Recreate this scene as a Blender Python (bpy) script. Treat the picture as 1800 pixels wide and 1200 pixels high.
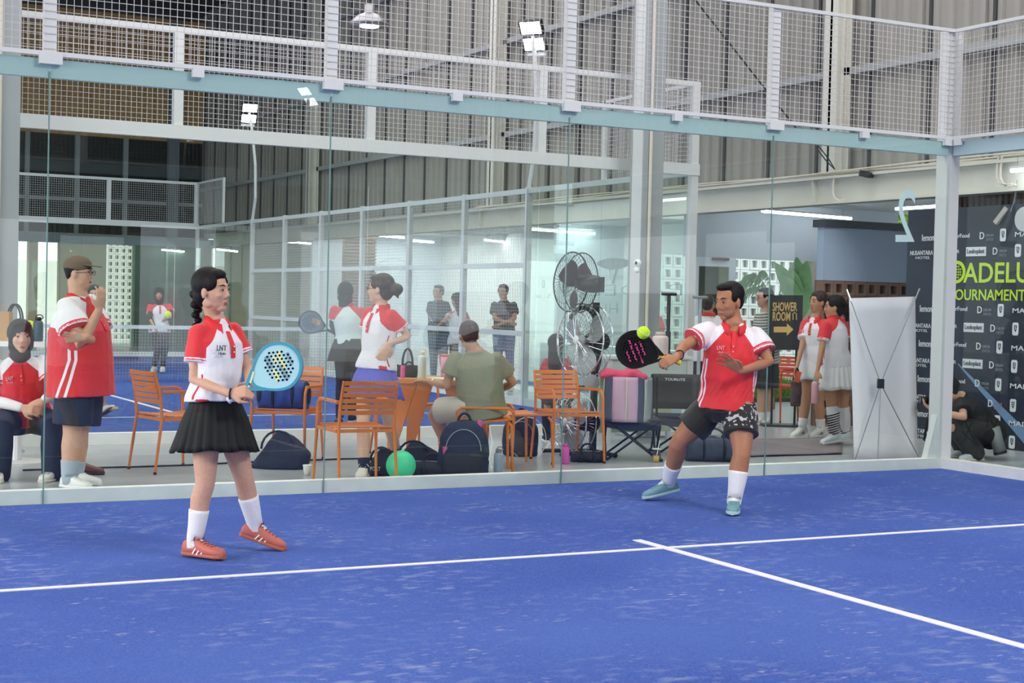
import bpy, math, random
import numpy as np
from mathutils import Vector as V, Matrix, noise
random.seed(7); PI = math.pi
SC = bpy.context.scene
COL = SC.collection
for o in list(bpy.data.objects): bpy.data.objects.remove(o)

# ------------------------------------------------------------------ camera, sky, sun, exposure
CAM = V((-10.0438, -10.5405, 1.4397))
CR = V((0.88405814, -0.46678602, 0.0234948)); CU = V((-0.00865288, 0.03391436, 0.99938728)); CF = V((0.46729683, 0.88371977, -0.02594323))
FL = 2699.25
cd = bpy.data.cameras.new('camera'); cam = bpy.data.objects.new('camera', cd); COL.objects.link(cam)
cd.sensor_width = 36; cd.lens = FL/1800*36; cd.clip_end = 300
cam.matrix_world = Matrix(((CR.x, CU.x, -CF.x, CAM.x), (CR.y, CU.y, -CF.y, CAM.y), (CR.z, CU.z, -CF.z, CAM.z), (0, 0, 0, 1)))
SC.camera = cam
w = bpy.data.worlds.new('overcast_sky'); SC.world = w; w.use_nodes = True
wn = w.node_tree; bg = wn.nodes['Background']
bg.inputs[0].default_value = (0.86, 0.93, 1.0, 1); bg.inputs[1].default_value = 2.3
sl = bpy.data.lights.new('sun', 'SUN'); sl.energy = 6.0; sl.angle = 0.02; sl.color = (1, .95, .86)
so = bpy.data.objects.new('sun', sl); COL.objects.link(so)
so.rotation_euler = V((0.42, -0.2, 0.88)).to_track_quat('Z', 'Y').to_euler()
def area(name, loc, tgt, sx, sy, en, col=(1, 1, 1)):
    l = bpy.data.lights.new(name, 'AREA'); l.shape = 'RECTANGLE'; l.size = sx; l.size_y = sy; l.energy = en; l.color = col
    o = bpy.data.objects.new(name, l); COL.objects.link(o); o.location = loc
    o.rotation_euler = (V(loc)-V(tgt)).to_track_quat('Z', 'Y').to_euler(); return o
area('daylight_left_opening', (-22, -3, 6), (-4, 0, .5), 18, 6, 2100, (1, .98, .95))
area('roof_fill', (-5, -6, 8.7), (-5, -6, 0), 14, 5, 350, (1, .99, .97))  # fill light added under the closed roof for the near court
area('fill_front_right', (-1.5, -11.5, 8.2), (0, 2, .5), 5, 2, 900, (1, .99, .96))  # added fill inside the hall, brightens the banner and right side
area('roof_fill', (-5, 14, 8.7), (-5, 14, 0), 14, 8, 1100, (1, .99, .97))  # same kind of added fill, over the far court
area('interior_ceiling_fill', (4.2, 19, 2.9), (4.2, 19, 0), 2.6, 9, 260)  # added fill, brightens the interior beyond what its tubes give
area('roof_fill', (-4, 2.5, 8.7), (-4, 2.5, 0), 14, 3, 700, (1, .99, .97))  # added fill above the space between the courts
SC.view_settings.view_transform = 'Standard'; SC.view_settings.look = 'None'
SC.view_settings.exposure = -0.12; SC.view_settings.gamma = 1; SC.view_settings.use_curve_mapping = False
try:
    SC.cycles.transparent_max_bounces = 24
except Exception: pass

# ------------------------------------------------------------------ geometry from sight lines
def ray(px, py): return CF + CR*((px-900)/FL) - CU*((py-600)/FL)
def at(px, py, d): return CAM + ray(px, py)*d                    # point at depth d
def onz(px, py, z=0.): r = ray(px, py); return CAM + r*((z-CAM.z)/r.z)
def onx(px, py, x): r = ray(px, py); return CAM + r*((x-CAM.x)/r.x)
def ony(px, py, y): r = ray(px, py); return CAM + r*((y-CAM.y)/r.y)
def cv(a, b, c): return (CR*a + CU*b - CF*c).normalized()         # direction: right, up, towards the viewer

# ------------------------------------------------------------------ materials
def lin(h):
    if isinstance(h, str):
        h = h.lstrip('#'); c = [int(h[i:i+2], 16)/255 for i in (0, 2, 4)]
    else: c = h
    return tuple((x/12.92 if x <= .04045 else ((x+.055)/1.055)**2.4) for x in c) + (1,)
MC = {}
def mat(name, col, rough=.6, metal=0, bump=0, scale=40, var=0, stretch=None, emit=0, alpha=None, spec=None, sheen=0, dist=.02, trans=0):
    if name in MC: return MC[name]
    m = bpy.data.materials.new(name); m.use_nodes = True; nt = m.node_tree; b = nt.nodes['Principled BSDF']
    c = lin(col); b.inputs['Base Color'].default_value = c; b.inputs['Roughness'].default_value = rough; b.inputs['Metallic'].default_value = metal
    if spec is not None: b.inputs['Specular IOR Level'].default_value = spec
    if sheen: b.inputs['Sheen Weight'].default_value = sheen
    if trans: b.inputs['Transmission Weight'].default_value = trans
    if emit: b.inputs['Emission Color'].default_value = c; b.inputs['Emission Strength'].default_value = emit
    if bump or var:
        tc = nt.nodes.new('ShaderNodeTexCoord'); mp = nt.nodes.new('ShaderNodeMapping'); nt.links.new(tc.outputs['Object'], mp.inputs[0])
        if stretch: mp.inputs['Scale'].default_value = stretch
        n = nt.nodes.new('ShaderNodeTexNoise'); n.inputs['Scale'].default_value = scale; n.inputs['Detail'].default_value = 5
        nt.links.new(mp.outputs[0], n.inputs['Vector'])
        if bump:
            bp = nt.nodes.new('ShaderNodeBump'); bp.inputs['Strength'].default_value = bump; bp.inputs['Distance'].default_value = dist
            nt.links.new(n.outputs['Fac'], bp.inputs['Height']); nt.links.new(bp.outputs[0], b.inputs['Normal'])
        if var:
            r = nt.nodes.new('ShaderNodeValToRGB'); nt.links.new(n.outputs['Fac'], r.inputs[0])
            r.color_ramp.elements[0].position = .3; r.color_ramp.elements[1].position = .7
            r.color_ramp.elements[0].color = tuple(max(0, x*(1-var)) for x in c[:3])+(1,); r.color_ramp.elements[1].color = tuple(min(1, x*(1+var)) for x in c[:3])+(1,)
            nt.links.new(r.outputs[0], b.inputs['Base Color'])
    MC[name] = m; return m
def maskmat(name, c0, c1, c2, c3=None, rough=.7):
    """cloth in up to four colours; which colour goes where is sewn into the garment (attributes m1, m2, m3)"""
    m = mat(name, c0, rough, bump=.25, scale=14, dist=.03, sheen=.2); nt = m.node_tree; b = nt.nodes['Principled BSDF']
    if 'done' in m: return m
    m['done'] = 1; prev = None
    for a, c in (('m1', c1), ('m2', c2), ('m3', c3)):
        if c is None: continue
        at_ = nt.nodes.new('ShaderNodeAttribute'); at_.attribute_name = a
        g = nt.nodes.new('ShaderNodeMath'); g.operation = 'GREATER_THAN'; g.inputs[1].default_value = 0; nt.links.new(at_.outputs['Fac'], g.inputs[0])
        mx = nt.nodes.new('ShaderNodeMix'); mx.data_type = 'RGBA'; nt.links.new(g.outputs[0], mx.inputs['Factor'])
        if prev is None: mx.inputs['A'].default_value = lin(c0)
        else: nt.links.new(prev, mx.inputs['A'])
        mx.inputs['B'].default_value = lin(c); prev = mx.outputs['Result']
    nt.links.new(prev, b.inputs['Base Color']); return m
def glassmat(name, tint=(.935, .965, .95), refl=1.0):
    m = bpy.data.materials.new(name); m.use_nodes = True; nt = m.node_tree; nt.nodes.clear()
    out = nt.nodes.new('ShaderNodeOutputMaterial'); t = nt.nodes.new('ShaderNodeBsdfTransparent'); g = nt.nodes.new('ShaderNodeBsdfGlossy')
    t.inputs[0].default_value = tint+(1,); g.inputs['Roughness'].default_value = .0; g.inputs[0].default_value = (1, 1, 1, 1)
    geo = nt.nodes.new('ShaderNodeNewGeometry'); fr = nt.nodes.new('ShaderNodeFresnel'); fr.inputs[0].default_value = 1.5
    a = nt.nodes.new('ShaderNodeMath'); a.operation = 'SUBTRACT'; a.inputs[0].default_value = 1; nt.links.new(geo.outputs['Backfacing'], a.inputs[1])
    b = nt.nodes.new('ShaderNodeMath'); b.operation = 'MULTIPLY'; nt.links.new(fr.outputs[0], b.inputs[0]); nt.links.new(a.outputs[0], b.inputs[1])
    c = nt.nodes.new('ShaderNodeMath'); c.operation = 'MULTIPLY'; c.use_clamp = True; nt.links.new(b.outputs[0], c.inputs[0]); c.inputs[1].default_value = 1.25*refl
    mx = nt.nodes.new('ShaderNodeMixShader'); nt.links.new(c.outputs[0], mx.inputs[0]); nt.links.new(t.outputs[0], mx.inputs[1]); nt.links.new(g.outputs[0], mx.inputs[2])
    nt.links.new(mx.outputs[0], out.inputs[0]); MC[name] = m; return m
GLASS = glassmat('court_glass'); GLASS3 = glassmat('side_glass', (.93, .965, .95), .4); GLASS2 = glassmat('shop_glass', (.9, .95, .95), 1.0)

WHITE = mat('white_powder_coated_steel', '#d9dadb', .45); WIRE = mat('galvanised_wire', '#c9c7c6', .5)
BEAMB = mat('pale_blue_steel', '#b7cdd3', .5); KERB = mat('white_concrete_kerb', '#e6e6e2', .7, var=.06, scale=6)
GREYST = mat('grey_steel', '#8f959b', .5); DARK = mat('black_plastic', '#17181b', .5); BLACKM = mat('black_metal', '#1d1e21', .4, metal=.4)
CHROME = mat('chrome', '#c8cbd0', .2, metal=.9); ORANGE = mat('orange_painted_steel', '#d97a26', .45, var=.04, scale=8)

# ------------------------------------------------------------------ mesh builder
class M:
    def __init__(s): s.v = []; s.f = []
    def add(s, vs, fs):
        b = len(s.v); s.v += [tuple(p) for p in vs]; s.f += [tuple(b+i for i in f) for f in fs]; return s
    def box(s, x0, x1, y0, y1, z0, z1):
        return s.add([(x0, y0, z0), (x1, y0, z0), (x1, y1, z0), (x0, y1, z0), (x0, y0, z1), (x1, y0, z1), (x1, y1, z1), (x0, y1, z1)],
              [(3, 2, 1, 0), (4, 5, 6, 7), (0, 1, 5, 4), (1, 2, 6, 5), (2, 3, 7, 6), (3, 0, 4, 7)])
    def obox(s, c, a, b, d):    # centre + three half-axis vectors
        c = V(c); a = V(a); b = V(b); d = V(d)
        return s.add([c-a-b-d, c+a-b-d, c+a+b-d, c-a+b-d, c-a-b+d, c+a-b+d, c+a+b+d, c-a+b+d],
              [(3, 2, 1, 0), (4, 5, 6, 7), (0, 1, 5, 4), (1, 2, 6, 5), (2, 3, 7, 6), (3, 0, 4, 7)])
    def beam(s, p, q, w, h, up=(0, 0, 1)):
        p = V(p); q = V(q); d = (q-p); L = d.length; d.normalize(); up = V(up)
        if abs(d.dot(up)) > .98: up = V((1, 0, 0)) if abs(d.x) < .9 else V((0, 1, 0))
        sd = d.cross(up).normalized(); u = sd.cross(d)
        return s.obox((p+q)/2, sd*w/2, d*L/2, u*h/2)
    def tube(s, pts, r, n=8, cap=True):
        pts = [V(p) for p in pts]; R = r if isinstance(r, (list, tuple)) else [r]*len(pts)
        k = len(pts); fr = None; rings = []
        for i in range(k):
            d = (pts[min(i+1, k-1)]-pts[max(i-1, 0)]).normalized()
            if fr is None:
                a = V((0, 0, 1)) if abs(d.z) < .9 else V((1, 0, 0)); sd = d.cross(a).normalized()
            else: sd = (fr - d*fr.dot(d)).normalized()
            fr = sd; u = sd.cross(d)
            rings.append([pts[i]+sd*(R[i]*math.cos(2*PI*j/n))+u*(R[i]*math.sin(2*PI*j/n)) for j in range(n)])
        b = len(s.v)
        for rg in rings: s.v += [tuple(p) for p in rg]
        for i in range(k-1):
            for j in range(n):
                s.f.append((b+i*n+j, b+(i+1)*n+j, b+(i+1)*n+(j+1) % n, b+i*n+(j+1) % n))
        if cap:
            s.f.append(tuple(b+j for j in range(n))); s.f.append(tuple(b+(k-1)*n+j for j in reversed(range(n))))
        return s
    def cap_tube(s, pts, R, n=12):      # rounded ends, closed
        pts = [V(p) for p in pts]; d0 = (pts[0]-pts[1]).normalized(); d1 = (pts[-1]-pts[-2]).normalized()
        P = [pts[0]+d0*R[0]*.95, pts[0]+d0*R[0]*.7]+pts+[pts[-1]+d1*R[-1]*.7, pts[-1]+d1*R[-1]*.95]
        return s.tube(P, [R[0]*.3, R[0]*.7]+list(R)+[R[-1]*.7, R[-1]*.3], n)
    def ell(s, c, a, b, d, n=16, m=10):
        c = V(c); a = V(a); b = V(b); d = V(d); o = len(s.v)
        s.v.append(tuple(c+d))
        for i in range(1, m):
            t = PI*i/m
            for j in range(n):
                p = 2*PI*j/n; s.v.append(tuple(c+a*(math.sin(t)*math.cos(p))+b*(math.sin(t)*math.sin(p))+d*math.cos(t)))
        s.v.append(tuple(c-d)); e = len(s.v)-1
        fl = a.cross(b).dot(d) < 0
        F = []
        for j in range(n): F.append((o, o+1+j, o+1+(j+1) % n)); F.append((e, e-n+(j+1) % n, e-n+j))
        for i in range(m-2):
            for j in range(n): F.append((o+1+i*n+j, o+1+(i+1)*n+j, o+1+(i+1)*n+(j+1) % n, o+1+i*n+(j+1) % n))
        s.f += [tuple(reversed(f)) for f in F] if fl else F
        return s
    def sph(s, c, r, n=16, m=10): return s.ell(c, (r, 0, 0), (0, r, 0), (0, 0, r), n, m)
    def loft(s, secs, n=20, cap=True, pw=1.0):   # secs: (centre, half axis A, half axis B)
        b = len(s.v); k = len(secs)
        for c, A, B in secs:
            for j in range(n):
                t = 2*PI*j/n; x = math.cos(t); y = math.sin(t)
                if pw != 1: x = math.copysign(abs(x)**pw, x); y = math.copysign(abs(y)**pw, y)
                s.v.append(tuple(V(c)+V(A)*x+V(B)*y))
        c0, A0, B0 = secs[0]; fl = V(A0).cross(V(B0)).dot(V(secs[-1][0])-V(c0)) > 0; F = []
        for i in range(k-1):
            for j in range(n): F.append((b+i*n+j, b+i*n+(j+1) % n, b+(i+1)*n+(j+1) % n, b+(i+1)*n+j))
        if cap: F.append(tuple(b+j for j in reversed(range(n)))); F.append(tuple(b+(k-1)*n+j for j in range(n)))
        s.f += F if fl else [tuple(reversed(f)) for f in F]
        return s
    def lathe(s, c, prof, n=20):        # prof: (r, z)
        return s.loft([(V(c)+V((0, 0, z)), V((max(r, .0005), 0, 0)), V((0, max(r, .0005), 0))) for r, z in prof], n)
    def sheet(s, P, nu, nv, th=None, thv=(0, 0, 1)):  # grid P[u][v]
        b = len(s.v)
        for u in range(nu):
            for v in range(nv): s.v.append(tuple(P[u][v]))
        for u in range(nu-1):
            for v in range(nv-1): s.f.append((b+u*nv+v, b+(u+1)*nv+v, b+(u+1)*nv+v+1, b+u*nv+v+1))
        return s
def thing(name, label, cat, loc=(0, 0, 0), rz=0, group=None):
    o = bpy.data.objects.new(name, None); COL.objects.link(o); o.location = loc; o.rotation_euler = (0, 0, rz)
    o['label'] = label; o['category'] = cat
    if group: o['group'] = group
    o.empty_display_size = .1; return o
def obj(name, g, m, parent=None, smooth=False, world=True, label=None, kind=None, loc=None):
    """g: builder or mesh. Geometry is in world space (parents here are unrotated) unless world=False."""
    if isinstance(g, M):
        off = V((0, 0, 0))
        if world and loc is not None: off = V(loc)
        elif world and parent is not None:
            p = parent
            while p is not None: off += p.location; p = p.parent
        me = bpy.data.meshes.new(name)
        if off.length > 0: me.from_pydata([(x-off.x, y-off.y, z-off.z) for x, y, z in g.v], [], g.f)
        else: me.from_pydata(g.v, [], g.f)
    else: me = g
    me.update()
    if smooth: me.polygons.foreach_set('use_smooth', [True]*len(me.polygons))
    if m is not None and not me.materials: me.materials.append(m)
    o = bpy.data.objects.new(name, me); COL.objects.link(o)
    if parent is not None: o.parent = parent
    if loc is not None and parent is None: o.location = loc
    if label: o['label'] = label
    if kind: o['kind'] = kind
    return o
def tag(o, label, cat, group=None):
    o['label'] = label; o['category'] = cat
    if group: o['group'] = group
    return o
def struct(name, g, m, **k): return obj(name, g, m, kind='structure', **k)
def dup(root, loc, rz, label, group=None):
    r = root.copy(); COL.objects.link(r); r.location = loc; r.rotation_euler = (0, 0, rz); r['label'] = label
    if group: r['group'] = group
    for ch in list(root.children):
        c = ch.copy(); COL.objects.link(c); c.parent = r
        for g in list(ch.children):
            d = g.copy(); COL.objects.link(d); d.parent = c
    return r
def evalmesh(ob):
    dg = bpy.context.evaluated_depsgraph_get(); return bpy.data.meshes.new_from_object(ob.evaluated_get(dg))
def remesh(g, vox, sm=3, fac=.5):
    me = bpy.data.meshes.new('tmp'); me.from_pydata(g.v, [], g.f); ob = bpy.data.objects.new('tmp', me); COL.objects.link(ob)
    r = ob.modifiers.new('r', 'REMESH'); r.mode = 'VOXEL'; r.voxel_size = vox; r.use_smooth_shade = True
    s = ob.modifiers.new('s', 'SMOOTH'); s.factor = fac; s.iterations = sm
    m2 = evalmesh(ob); bpy.data.objects.remove(ob); bpy.data.meshes.remove(me); return m2
def getv(me): a = np.empty(len(me.vertices)*3); me.vertices.foreach_get('co', a); return a.reshape(-1, 3)
def setv(me, a): me.vertices.foreach_set('co', a.ravel()); me.update()
def attr(me, name, vals):
    a = me.attributes.new(name, 'FLOAT', 'POINT'); a.data.foreach_set('value', np.asarray(vals, dtype=np.float32))
def shift(me, off): setv(me, getv(me)-np.array(off))

def txt(s, org, xv, uv, m, parent=None, ext=.002, name='lettering', mirror=False, bold=0.0, fit=True):
    """flat lettering: org = lower left corner, xv = full width vector, uv = full height vector"""
    cu = bpy.data.curves.new('t', 'FONT'); cu.body = s; cu.size = 1; cu.extrude = .5; cu.offset = bold; cu.resolution_u = 3
    ob = bpy.data.objects.new('t', cu); COL.objects.link(ob); me = evalmesh(ob); bpy.data.objects.remove(ob); bpy.data.curves.remove(cu)
    a = getv(me)
    if len(a) == 0: return None
    lo = a.min(0); hi = a.max(0); t = (a-lo)/(hi-lo+1e-9)
    if mirror: t[:, 0] = 1-t[:, 0]
    xv = V(xv); uv = V(uv); n = xv.cross(uv).normalized()
    W = np.outer(t[:, 0], xv)+np.outer(t[:, 1], uv)+np.outer((t[:, 2]-.5)*2*ext, n)+np.array(org)
    off = V((0, 0, 0)); p = parent
    while p is not None: off += p.location; p = p.parent
    setv(me, W-np.array(off)); return obj(name, me, m, parent)
def flat(outline, org, xv, uv, th, m, parent, name, holes=(), smooth=False, label=None):
    """extruded 2D shape with holes; coordinates in units of xv / uv"""
    cu = bpy.data.curves.new('t', 'CURVE'); cu.dimensions = '2D'; cu.fill_mode = 'BOTH'; cu.extrude = th/2
    for k, pl in enumerate([outline]+list(holes)):
        sp = cu.splines.new('POLY'); sp.points.add(len(pl)-1); sp.use_cyclic_u = True
        for i, (x, y) in enumerate(pl): sp.points[i].co = (x, y, 0, 1)
    ob = bpy.data.objects.new('t', cu); COL.objects.link(ob); me = evalmesh(ob); bpy.data.objects.remove(ob); bpy.data.curves.remove(cu)
    a = getv(me); xv = V(xv); uv = V(uv); n = xv.cross(uv).normalized()
    W = np.outer(a[:, 0], xv)+np.outer(a[:, 1], uv)+np.outer(a[:, 2], n)+np.array(org)
    off = V((0, 0, 0)); p = parent
    while p is not None: off += p.location; p = p.parent
    setv(me, W-np.array(off)); return obj(name, me, m, parent, label=label)
def circ(cx, cy, r, n=12, ry=None): ry = ry or r; return [(cx+r*math.cos(2*PI*i/n), cy+ry*math.sin(2*PI*i/n)) for i in range(n)]

# ================================================================== SETTING
fm = mat('polished_concrete', '#a9abad', .28, bump=.03, scale=3, var=.1)
floor = struct('floor', M().box(-30, 12, -30, 46, -.2, 0), fm)
# blue turf with sand worn into it
def turfmat():
    m = mat('blue_artificial_turf', '#3552c2', .95, spec=.15); nt = m.node_tree; b = nt.nodes['Principled BSDF']
    tc = nt.nodes.new('ShaderNodeTexCoord')
    def nz(sc, det, st=None):
        n = nt.nodes.new('ShaderNodeTexNoise'); n.inputs['Scale'].default_value = sc; n.inputs['Detail'].default_value = det
        if st:
            mp = nt.nodes.new('ShaderNodeMapping'); mp.inputs['Scale'].default_value = st; nt.links.new(tc.outputs['Object'], mp.inputs[0]); nt.links.new(mp.outputs[0], n.inputs['Vector'])
        else: nt.links.new(tc.outputs['Object'], n.inputs['Vector'])
        return n.outputs['Fac']
    def ramp(x, p0, p1):
        r = nt.nodes.new('ShaderNodeMapRange'); r.inputs['From Min'].default_value = p0; r.inputs['From Max'].default_value = p1; nt.links.new(x, r.inputs['Value']); return r.outputs[0]
    def mul(a, k):
        q = nt.nodes.new('ShaderNodeMath'); q.operation = 'MULTIPLY'; nt.links.new(a, q.inputs[0])
        if isinstance(k, float): q.inputs[1].default_value = k
        else: nt.links.new(k, q.inputs[1])
        return q.outputs[0]
    def mix(f, A, B):
        mx = nt.nodes.new('ShaderNodeMix'); mx.data_type = 'RGBA'; nt.links.new(f, mx.inputs['Factor'])
        if isinstance(A, tuple): mx.inputs['A'].default_value = A
        else: nt.links.new(A, mx.inputs['A'])
        mx.inputs['B'].default_value = B; return mx.outputs['Result']
    base = mix(ramp(nz(.5, 4), .35, .65), lin('#3750a2'), lin('#4a63b2'))
    fine = mix(mul(ramp(nz(90, 2), .35, .7), .35), base, lin('#6d86c4'))
    patch = mul(ramp(nz(1.1, 3), .45, .7), ramp(nz(14, 5, (.6, 1, 1)), .52, .72))
    col = mix(mul(patch, .85), fine, lin('#98a3cb'))
    spk = mul(ramp(nz(2.3, 2), .5, .62), ramp(nz(38, 3, (.45, 1, 1)), .62, .72))
    col = mix(mul(spk, .7), col, lin('#bdb8c8'))
    nt.links.new(col, b.inputs['Base Color'])
    bp = nt.nodes.new('ShaderNodeBump'); bp.inputs['Strength'].default_value = .5; bp.inputs['Distance'].default_value = .01
    nt.links.new(nz(260, 2), bp.inputs['Height']); nt.links.new(bp.outputs[0], b.inputs['Normal']); return m
TURF = turfmat(); LINE = mat('white_turf_line', '#e4e2e6', .9, var=.05, scale=60)
TZ = .008
turf = struct('court_turf', M().box(-10, 0, -20, 0, .0005, TZ), TURF)
for g in (M().box(-10, 0, -3.022, -2.972, TZ, TZ+.004), M().box(-5.03, -4.97, -10, -2.685, TZ, TZ+.0045), M().box(-10, 0, -17.03, -16.98, TZ, TZ+.004)):
    obj('court_line', g, LINE, turf)
turf2 = struct('court_turf', M().box(-10, 0, 4.12, 24.12, .0005, TZ), TURF)
for g in (M().box(-10, 0, 7.05, 7.10, TZ, TZ+.004), M().box(-5.03, -4.97, 6.85, 21.3, TZ, TZ+.0045), M().box(-10, 0, 21.05, 21.1, TZ, TZ+.004)):
    obj('court_line', g, LINE, turf2)

# ------------------------------------------------------------------ wire mesh and glass enclosures
def wires(p, a, b, step=.05, r=.0019):
    """square grid of wires from corner p along vectors a and b"""
    g = M(); p = V(p); a = V(a); b = V(b); na = int(a.length/step+.5); nb = int(b.length/step+.5); n = a.cross(b).normalized()
    ad = a.normalized(); bd = b.normalized()
    def rod(q, d, L, s, o):
        c = q+d*(L/2)+n*o; g.obox(c, d*(L/2), s*r, n*r)
    for i in range(1, na): rod(p+a*(i/na), bd, b.length, ad, r)
    for i in range(1, nb): rod(p+b*(i/nb), ad, a.length, bd, -r)
    return g
def enclosure_near():
    t = thing('court_enclosure', 'glass and white wire mesh enclosure around the near blue court', 'enclosure', (-5, 0, 0))
    for i in range(5):
        x = -10+2*i
        obj('pane', M().box(x+.004, x+1.996, .0, .012, TZ, 3.0), GLASS, t)
        f = obj('mesh_panel', wires((x, -.01, 3.0), (2, 0, 0), (0, 0, 1)), WIRE, t)
    for i in range(4): obj('seam', M().box(-8+2*i-.004, -8+2*i+.004, .001, .011, TZ, 2.9), mat('green_glass_edge', '#6d8f8a', .3), t)
    obj('kerb', M().box(-10, 0, .016, .11, 0, .1), KERB, t)
    obj('top_beam', M().box(-10, 0, .014, .07, 2.86, 2.985), BEAMB, t, label='pale blue beam behind the glass edge')
    obj('rail', M().box(-10, 0, -.03, -.004, 3.0, 3.03), WHITE, t); obj('rail', M().box(-10, 0, -.03, -.004, 3.97, 4.0), WHITE, t)
    for i in range(5):
        x = -8+2*i if i < 4 else -.03
        obj('post', M().box(x-.04, x+.04, .0, .07, 2.99, 4.0), WHITE, t)
        obj('clamp_plate', M().box(x-.075, x+.075, -.04, -.001, 2.945, 3.02), WHITE, t)
        if i < 5: obj('clamp_plate', M().box(x-1.04, x-.96, -.04, -.001, 2.945, 3.01), WHITE, t)
    # right side of the court
    for i in range(2): obj('pane', M().box(.112, .124, -2*i-1.996, -2*i-.004, .0, 3.0), GLASS3, t)
    for i in range(3):
        y = -2*i
        obj('mesh_panel', wires((.0, y, 3.0), (0, -2, 0), (0, 0, 1)), WIRE, t)
    obj('kerb', M().box(.0, .11, -10, .11, 0, .1), KERB, t)
    obj('top_beam', M().box(.03, .1, -6, .0, 2.86, 2.985), BEAMB, t)
    obj('rail', M().box(-.02, .01, -6, 0, 3.0, 3.03), WHITE, t); obj('rail', M().box(-.02, .01, -6, 0, 3.97, 4.0), WHITE, t)
    obj('clamp_plate', M().box(-.03, .001, -.14, -.06, 2.945, 3.01), WHITE, t)
    for k in range(1, 3): obj('post', M().box(.02, .1, -2*k-.04, -2*k+.04, 0 if k == 2 else 2.99, 4.0), WHITE, t)
    obj('corner_post', M().box(-.02, .13, .02, .16, 0, 4.0), WHITE, t)
    g = M(); g.add([(-.13, .05, .1), (-.02, .05, .1), (-.02, .05, .5), (-.13, .12, .1), (-.02, .12, .1), (-.02, .12, .5)], [(0, 1, 2), (5, 4, 3), (0, 3, 4, 1), (1, 4, 5, 2), (2, 5, 3, 0)])
    obj('gusset', g, WHITE, t)
    # the number of the court stuck on the glass, seen from behind
    p = ony(1574, 425, -.002); q = ony(1607, 425, -.002); h = ony(1574, 333, -.002)
    txt('2', p, q-p, V((0, 0, h.z-p.z)), mat('pale_blue_vinyl', '#bcd6d6', .6), t, name='court_number', mirror=True)
    return t
enc = enclosure_near()
def enclosure_far():
    t = thing('court_enclosure', 'glass and wire mesh enclosure around the far blue court', 'enclosure', (-5, 4.12, 0))
    Y = 4.12
    for i in range(5):
        x = -10+2*i
        obj('pane', M().box(x+.004, x+1.996, Y, Y+.012, TZ, 3.0), GLASS, t)
        obj('mesh_panel', wires((x, Y-.03, 3.05), (2, 0, 0), (0, 0, .95)), WIRE, t)
        obj('pane', M().box(x+.004, x+1.996, Y+20, Y+20.012, TZ, 3.0), GLASS, t)
        obj('mesh_panel', wires((x, Y+19.98, 3.05), (2, 0, 0), (0, 0, .95)), WIRE, t)
        for yy in (Y-.02, Y+19.99): obj('post', M().box(x+1.955, x+2.045, yy-.03, yy+.05, 3.0 if i < 4 or yy > 10 else .0, 4.0), WHITE, t)
    for yy in (Y, Y+20):
        obj('kerb', M().box(-10, .1, yy-.1, yy-.004, 0, .11), KERB, t)
        obj('top_beam', M().box(-10, .05, yy-.07, yy-.005, 2.93, 3.06), WHITE, t); obj('rail', M().box(-10, .05, yy-.045, yy-.005, 3.94, 4.0), WHITE, t)
    # right side: glass, stepped mesh, six tall mesh panels, glass
    for y0 in (Y, Y+2, Y+16, Y+18): obj('pane', M().box(.0, .012, y0+.004, y0+1.996, TZ, 3.0), GLASS, t)
    for y0 in (Y, Y+18):
        obj('mesh_panel', wires((.02, y0, 3.03), (0, 2, 0), (0, 0, .95)), WIRE, t)
        g = M(); ye = y0+2 if y0 == Y else y0
        g.box(.0, .05, y0, y0+2, 3.96, 4.0); g.box(.0, .05, ye-.03, ye+.03, 3.0, 4.0); obj('rail', g, WHITE, t)
    for i in range(6):
        y0 = Y+4+2*i; obj('mesh_panel', wires((.02, y0, .12), (0, 2, 0), (0, 0, 2.88), r=.0018), WIRE, t)
    for i in range(7): y0 = Y+4+2*i; obj('post', M().box(.0, .07, y0-.045, y0+.045, 0, 3.02), WHITE, t)
    obj('post', M().box(-.0, .07, Y+19.95, Y+20.03, 0, 3.02), WHITE, t)
    for z in (2.97, 1.95, 1.0): obj('rail', M().box(.01, .06, Y+4 if z < 2.5 else Y, Y+16 if z < 2.5 else Y+20, z-.035, z+.035), WHITE, t)
    obj('kerb', M().box(.015, .11, Y, Y+20, 0, .11), KERB, t)
    return t
enclosure_far()
# net of the far court
nt_ = thing('court_net', 'net with a white tape stretched across the far blue court', 'net', (-5, 14.12, 0))
obj('netting', wires((-10, 14.12, .05), (9.95, 0, 0), (0, 0, .82), .05, .0022), mat('net_cord', '#9aa3a6', .8), nt_)
obj('tape', M().box(-10, -.05, 14.105, 14.135, .86, .92), mat('net_tape', '#e8eaec', .6), nt_)
for x in (-10.02, -.05): obj('net_post', M().box(x-.03, x+.03, 14.08, 14.16, 0, .95), mat('dark_green_post', '#3a4a48', .5), nt_)

# ------------------------------------------------------------------ the hall
corr = mat('grey_corrugated_steel', '#97948e', .6, var=.08, scale=1.2, stretch=(3, 3, .25)); corrd = mat('corrugated_seam_strip', '#3c3d40', .7)
wr = struct('wall_right', M().box(2.56, 2.6, -22, 32.2, 3.0, 10), mat('grey_lining', '#8c8a86', .8))
def sheet_mesh():
    g = M(); prof = []; y = 0.
    while y < 1-.01:
        prof += [(0, y), (0, y+.15), (.04, y+.165), (.04, y+.235)]; y += .25
    prof.append((0, 1.)); P = [[(2.545-d, yy, 3.05), (2.545-d, yy, 10.0)] for d, yy in prof]
    return g.sheet(P, len(P), 2)
sm_ = None
for i in range(54):
    if sm_ is None:
        o = obj('sheet', sheet_mesh(), corr, wr); sm_ = o.data; o.location = (0, -22, 0)
    else:
        o = obj('sheet', sm_, corr, wr); o.location = (0, -22+i, 0)
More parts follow.
